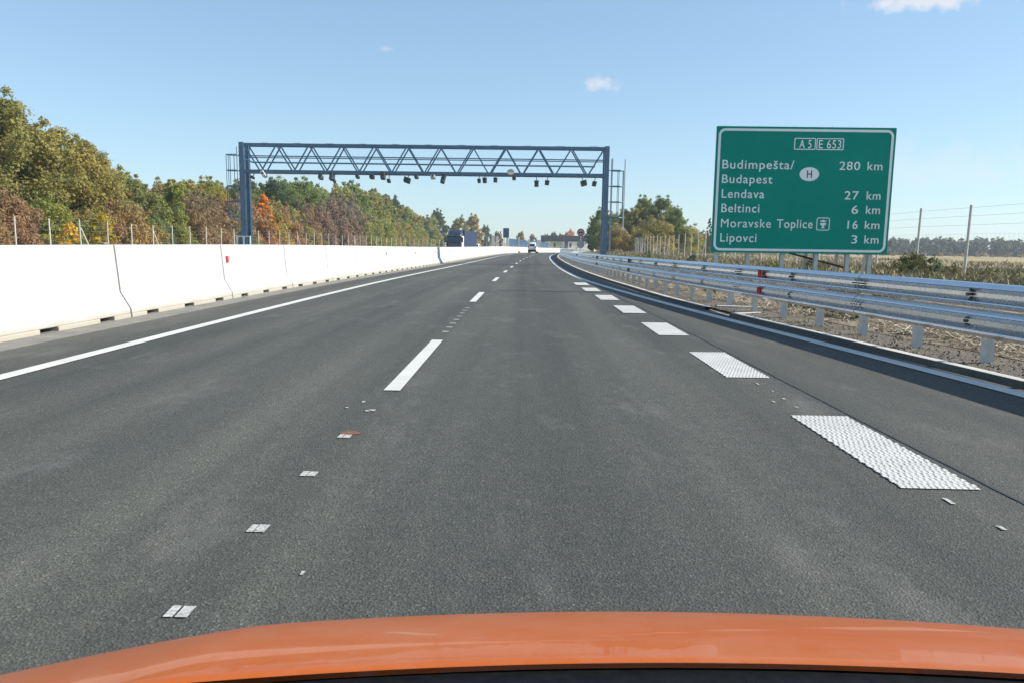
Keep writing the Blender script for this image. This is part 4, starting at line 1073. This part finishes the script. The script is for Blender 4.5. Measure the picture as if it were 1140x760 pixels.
# ------------------------------------------------------------------ bridge, noise wall, houses far ahead
by = 330.0
def bx(px, d=by): return (px-585.5)/F_PX*d
br = thing('bridge', 'grey concrete road bridge crossing the motorway in the distance', 'bridge', (bx(634), by, gz(bx(634), by)))
c = br.location.copy()
zt = hpx(263.2, 632, by)-c.z; zb = hpx(268.3, 632, by)-c.z
mb = MB(); mb.box(bx(602)-c.x, bx(676)-c.x, -4, 4, zb+.3, zt-.9); mb.box(bx(602)-c.x, bx(676)-c.x, -3, 3, zb-.4, zb+.298); mb.build('deck', M['bridge'], br)
mb = MB(); mb.box(bx(602)-c.x, bx(676)-c.x, -4.2, -3.9, zt-.88, zt+.1); mb.box(bx(602)-c.x, bx(676)-c.x, 3.9, 4.2, zt-.88, zt+.1); mb.build('parapet', M['bridge'], br)
for px in (604, 630, 656):
    mb = MB(); mb.box(bx(px)-c.x-.6, bx(px)-c.x+.6, -2.5, 2.5, -1, zb-.403); mb.build('pier', M['bridge'], br)
nw = thing('noise_wall', 'distant noise wall of blue panels between white posts beyond the bend', 'noise wall', ((549-585.5)/F_PX*205, 205, gz((549-585.5)/F_PX*205, 205)))
c = nw.location.copy()
pxs = [(549, 205, 264), (553.5, 210, 263), (565.0, 222, 262.5), (577.5, 236, 265.5), (589, 252, 267), (599.6, 266, 268.2), (611.5, 285, 269.2)]
for i, (px, d, ty_) in enumerate(pxs):
    x = (px-585.5)/F_PX*d; z = gz(x, d); zt = hpx(ty_, px, d); w = .36 if i != 5 else .75
    mb = MB(); mb.box(x-c.x-w, x-c.x+w, d-c.y-.25, d-c.y+.25, z-c.z-.3, zt-c.z+(.0 if i != 5 else .2)); mb.build('post', M['house_white'], nw)
for i in (2, 3, 4, 5):
    (a, d0, t0), (b, d1, t1) = pxs[i], pxs[i+1]
    x0, x1 = (a-585.5)/F_PX*d0+.5, (b-585.5)/F_PX*d1-.5
    z0 = hpx(t0+2.6 if i == 2 else t0+1, a, d0)-.2; z1 = hpx(t1+.6, b, d1)-.2
    mb = MB(); ya, yb = d0-c.y, d1-c.y; ba, bb = gz(x0, d0)-c.z, gz(x1, d1)-c.z
    mb.add([(x0-c.x, ya, ba), (x1-c.x, yb, bb), (x1-c.x, yb, z1-c.z), (x0-c.x, ya, z0-c.z), (x0-c.x, ya+.15, ba), (x1-c.x, yb+.15, bb), (x1-c.x, yb+.15, z1-c.z), (x0-c.x, ya+.15, z0-c.z)], [(0,1,2,3),(7,6,5,4),(0,4,5,1),(1,5,6,2),(2,6,7,3),(3,7,4,0)])
    mb.build('panel', M['noise_blue'], nw)
d = 214.0; x = (563.5-585.5)/F_PX*d
tb = thing('roadside_board', 'tall blue board on posts standing above the noise wall', 'board', (x, d, gz(x, d))); z0 = hpx(265, 563, d)-gz(x, d); z1 = hpx(254.6, 563, d)-gz(x, d)
mb = MB(); mb.box(-.85, .85, -.05, .05, z0, z1); mb.build('panel', M['noise_blue'], tb)
for s in (-.55, .55): mb = MB(); mb.box(s-.09, s+.09, .053, .22, -.3, z1-.2); mb.build('post', M['white_metal'], tb)
def house(px, d, w, dep, hw, hr, wall, label):
    x = (px-585.5)/F_PX*d; t = thing('house', label, 'house', (x, d, gz(x, d)), R(8))
    mb = MB(); mb.box(-w/2, w/2, 0, dep, -.5, hw); wl = mb.build('wall', M[wall], t)
    mb = MB(); mb.prism([(-.5, hw-.05), (dep+.5, hw-.05), (dep/2, hw+hr)], 'x', -w/2-.4, w/2+.4); mb.build('roof', M['roof_red'], t)
    for k in range(2):
        xx = -w/4+k*w/2; mb = MB(); mb.box(xx-.5, xx+.5, -.04, .06, hw*.35, hw*.8); mb.build('window', M['dark_glass'], t)
    mb = MB(); mb.box(-.5, .5, -.05, .05, 0, 2.0); mb.build('door', M['camera_grey'], t)
house(624, 390, 13, 8, 5.0, 1.2, 'house_cream', 'cream house under the bridge, left of the sign post')
house(641, 380, 12, 8, 5.2, 1.2, 'house_white', 'white house beyond the bridge, behind the grey disc sign')
house(652, 395, 8, 8, 4.9, 1.2, 'house_white', 'small white house beyond the bridge, right of the grey disc sign')

# ------------------------------------------------------------------ air
hz = MB(); hz.box(-700, 700, -60, 800, -6, 24)
m_ = bpy.data.materials.new('haze_air'); m_.use_nodes = True; nt = m_.node_tree; nt.nodes.remove(nt.nodes['Principled BSDF'])
pv = nt.nodes.new('ShaderNodeVolumePrincipled'); pv.inputs['Color'].default_value = (.80, .88, 1, 1); pv.inputs['Density'].default_value = .0004; pv.inputs['Anisotropy'].default_value = .2
nt.links.new(pv.outputs[0], nt.nodes['Material Output'].inputs['Volume'])
USE_HAZE = True
if USE_HAZE:
    ho = hz.build('haze', m_); ho['kind'] = 'stuff'; tag(ho, 'thin bluish haze in the air over the motorway and fields', 'haze')

# ------------------------------------------------------------------ light
SUN_EL, SUN_AZ = R(36.5), R(90.3)     # azimuth measured clockwise from the driving direction
sd = Vector((math.sin(SUN_AZ)*math.cos(SUN_EL), math.cos(SUN_AZ)*math.cos(SUN_EL), math.sin(SUN_EL)))
sl = bpy.data.lights.new('sun', 'SUN'); so = bpy.data.objects.new('sun', sl); COL.objects.link(so)
so.rotation_euler = (-sd).to_track_quat('-Z', 'Y').to_euler(); so.location = (60, 0, 60)
sl.energy = 4.6; sl.angle = R(.53); sl.color = (1, .93, .82)
w = bpy.data.worlds.new('World'); scene.world = w; w.use_nodes = True
nt = w.node_tree; bg = nt.nodes['Background']; bg.inputs[1].default_value = .098
sky = nt.nodes.new('ShaderNodeTexSky'); sky.sky_type = 'NISHITA'; sky.sun_disc = False
sky.sun_elevation = SUN_EL; sky.sun_rotation = SUN_AZ; sky.air_density = 1.0; sky.dust_density = .15; sky.ozone_density = 1.3; sky.altitude = 150
# small clouds in the sky, placed by direction
tc = nt.nodes.new('ShaderNodeTexCoord')
ns = nt.nodes.new('ShaderNodeTexNoise'); ns.inputs['Scale'].default_value = 38; ns.inputs['Detail'].default_value = 7; ns.inputs['Roughness'].default_value = .62
nt.links.new(tc.outputs['Generated'], ns.inputs['Vector'])
def mathn(op, a, b=None, clamp=False):
    n = nt.nodes.new('ShaderNodeMath'); n.operation = op; n.use_clamp = clamp
    for i, v in enumerate((a, b)):
        if v is None: continue
        if isinstance(v, (int, float)): n.inputs[i].default_value = v
        else: nt.links.new(v, n.inputs[i])
    return n.outputs[0]
def vdot(vec):
    n = nt.nodes.new('ShaderNodeVectorMath'); n.operation = 'DOT_PRODUCT'; nt.links.new(tc.outputs['Generated'], n.inputs[0]); n.inputs[1].default_value = vec; return n.outputs['Value']
CLOUDS = [(668, 94.5, 21, 9, .62), (1042, -3, 54, 8, .75), (429, 55, 8, 4, .3), (1010, 190, 130, 24, .22), (330, 205, 120, 14, .12)]
total = None
for px, py, rx, ry, amp in CLOUDS:
    v = (fwd + rr*((px-570)/F_PX) - uu*((py-380)/F_PX)).normalized()
    a = v.cross(Vector((0, 0, 1))).normalized(); b = a.cross(v)
    sc = F_PX*v.dot(fwd)
    dx = mathn('MULTIPLY', vdot(a), sc/rx); dy = mathn('MULTIPLY', vdot(b), sc/ry)
    r2 = mathn('ADD', mathn('MULTIPLY', dx, dx), mathn('MULTIPLY', dy, dy))
    f = mathn('SUBTRACT', 1.0, mathn('SQRT', r2))
    f = mathn('ADD', f, mathn('MULTIPLY', mathn('SUBTRACT', ns.outputs['Fac'], .5), 3.2))
    f = mathn('MULTIPLY', f, 1.25, True); f = mathn('MULTIPLY', f, amp)
    front = mathn('GREATER_THAN', vdot(v), .5); f = mathn('MULTIPLY', f, front)
    total = f if total is None else mathn('MAXIMUM', total, f)
mxn = nt.nodes.new('ShaderNodeMix'); mxn.data_type = 'RGBA'
nt.links.new(total, mxn.inputs[0])
gm = nt.nodes.new('ShaderNodeGamma'); gm.inputs[1].default_value = .6; nt.links.new(sky.outputs[0], gm.inputs[0])
tn = nt.nodes.new('ShaderNodeMix'); tn.data_type = 'RGBA'; tn.blend_type = 'MULTIPLY'; tn.inputs[0].default_value = 1; tn.inputs[7].default_value = (1.40, 1.74, 1.98, 1); tn.clamp_result = False
nt.links.new(gm.outputs[0], tn.inputs[6]); nt.links.new(tn.outputs[2], mxn.inputs[6]); mxn.inputs[7].default_value = (5.6, 5.5, 5.6, 1)
nt.links.new(mxn.outputs[2], bg.inputs[0])

vs_ = scene.view_settings; vs_.view_transform = 'Standard'; vs_.look = 'None'; vs_.exposure = 0.75; vs_.gamma = 1; vs_.use_curve_mapping = False
scene.cycles.max_bounces = 6; scene.cycles.transparent_max_bounces = 8; scene.cycles.volume_bounces = 0
scene.cycles.use_denoising = True
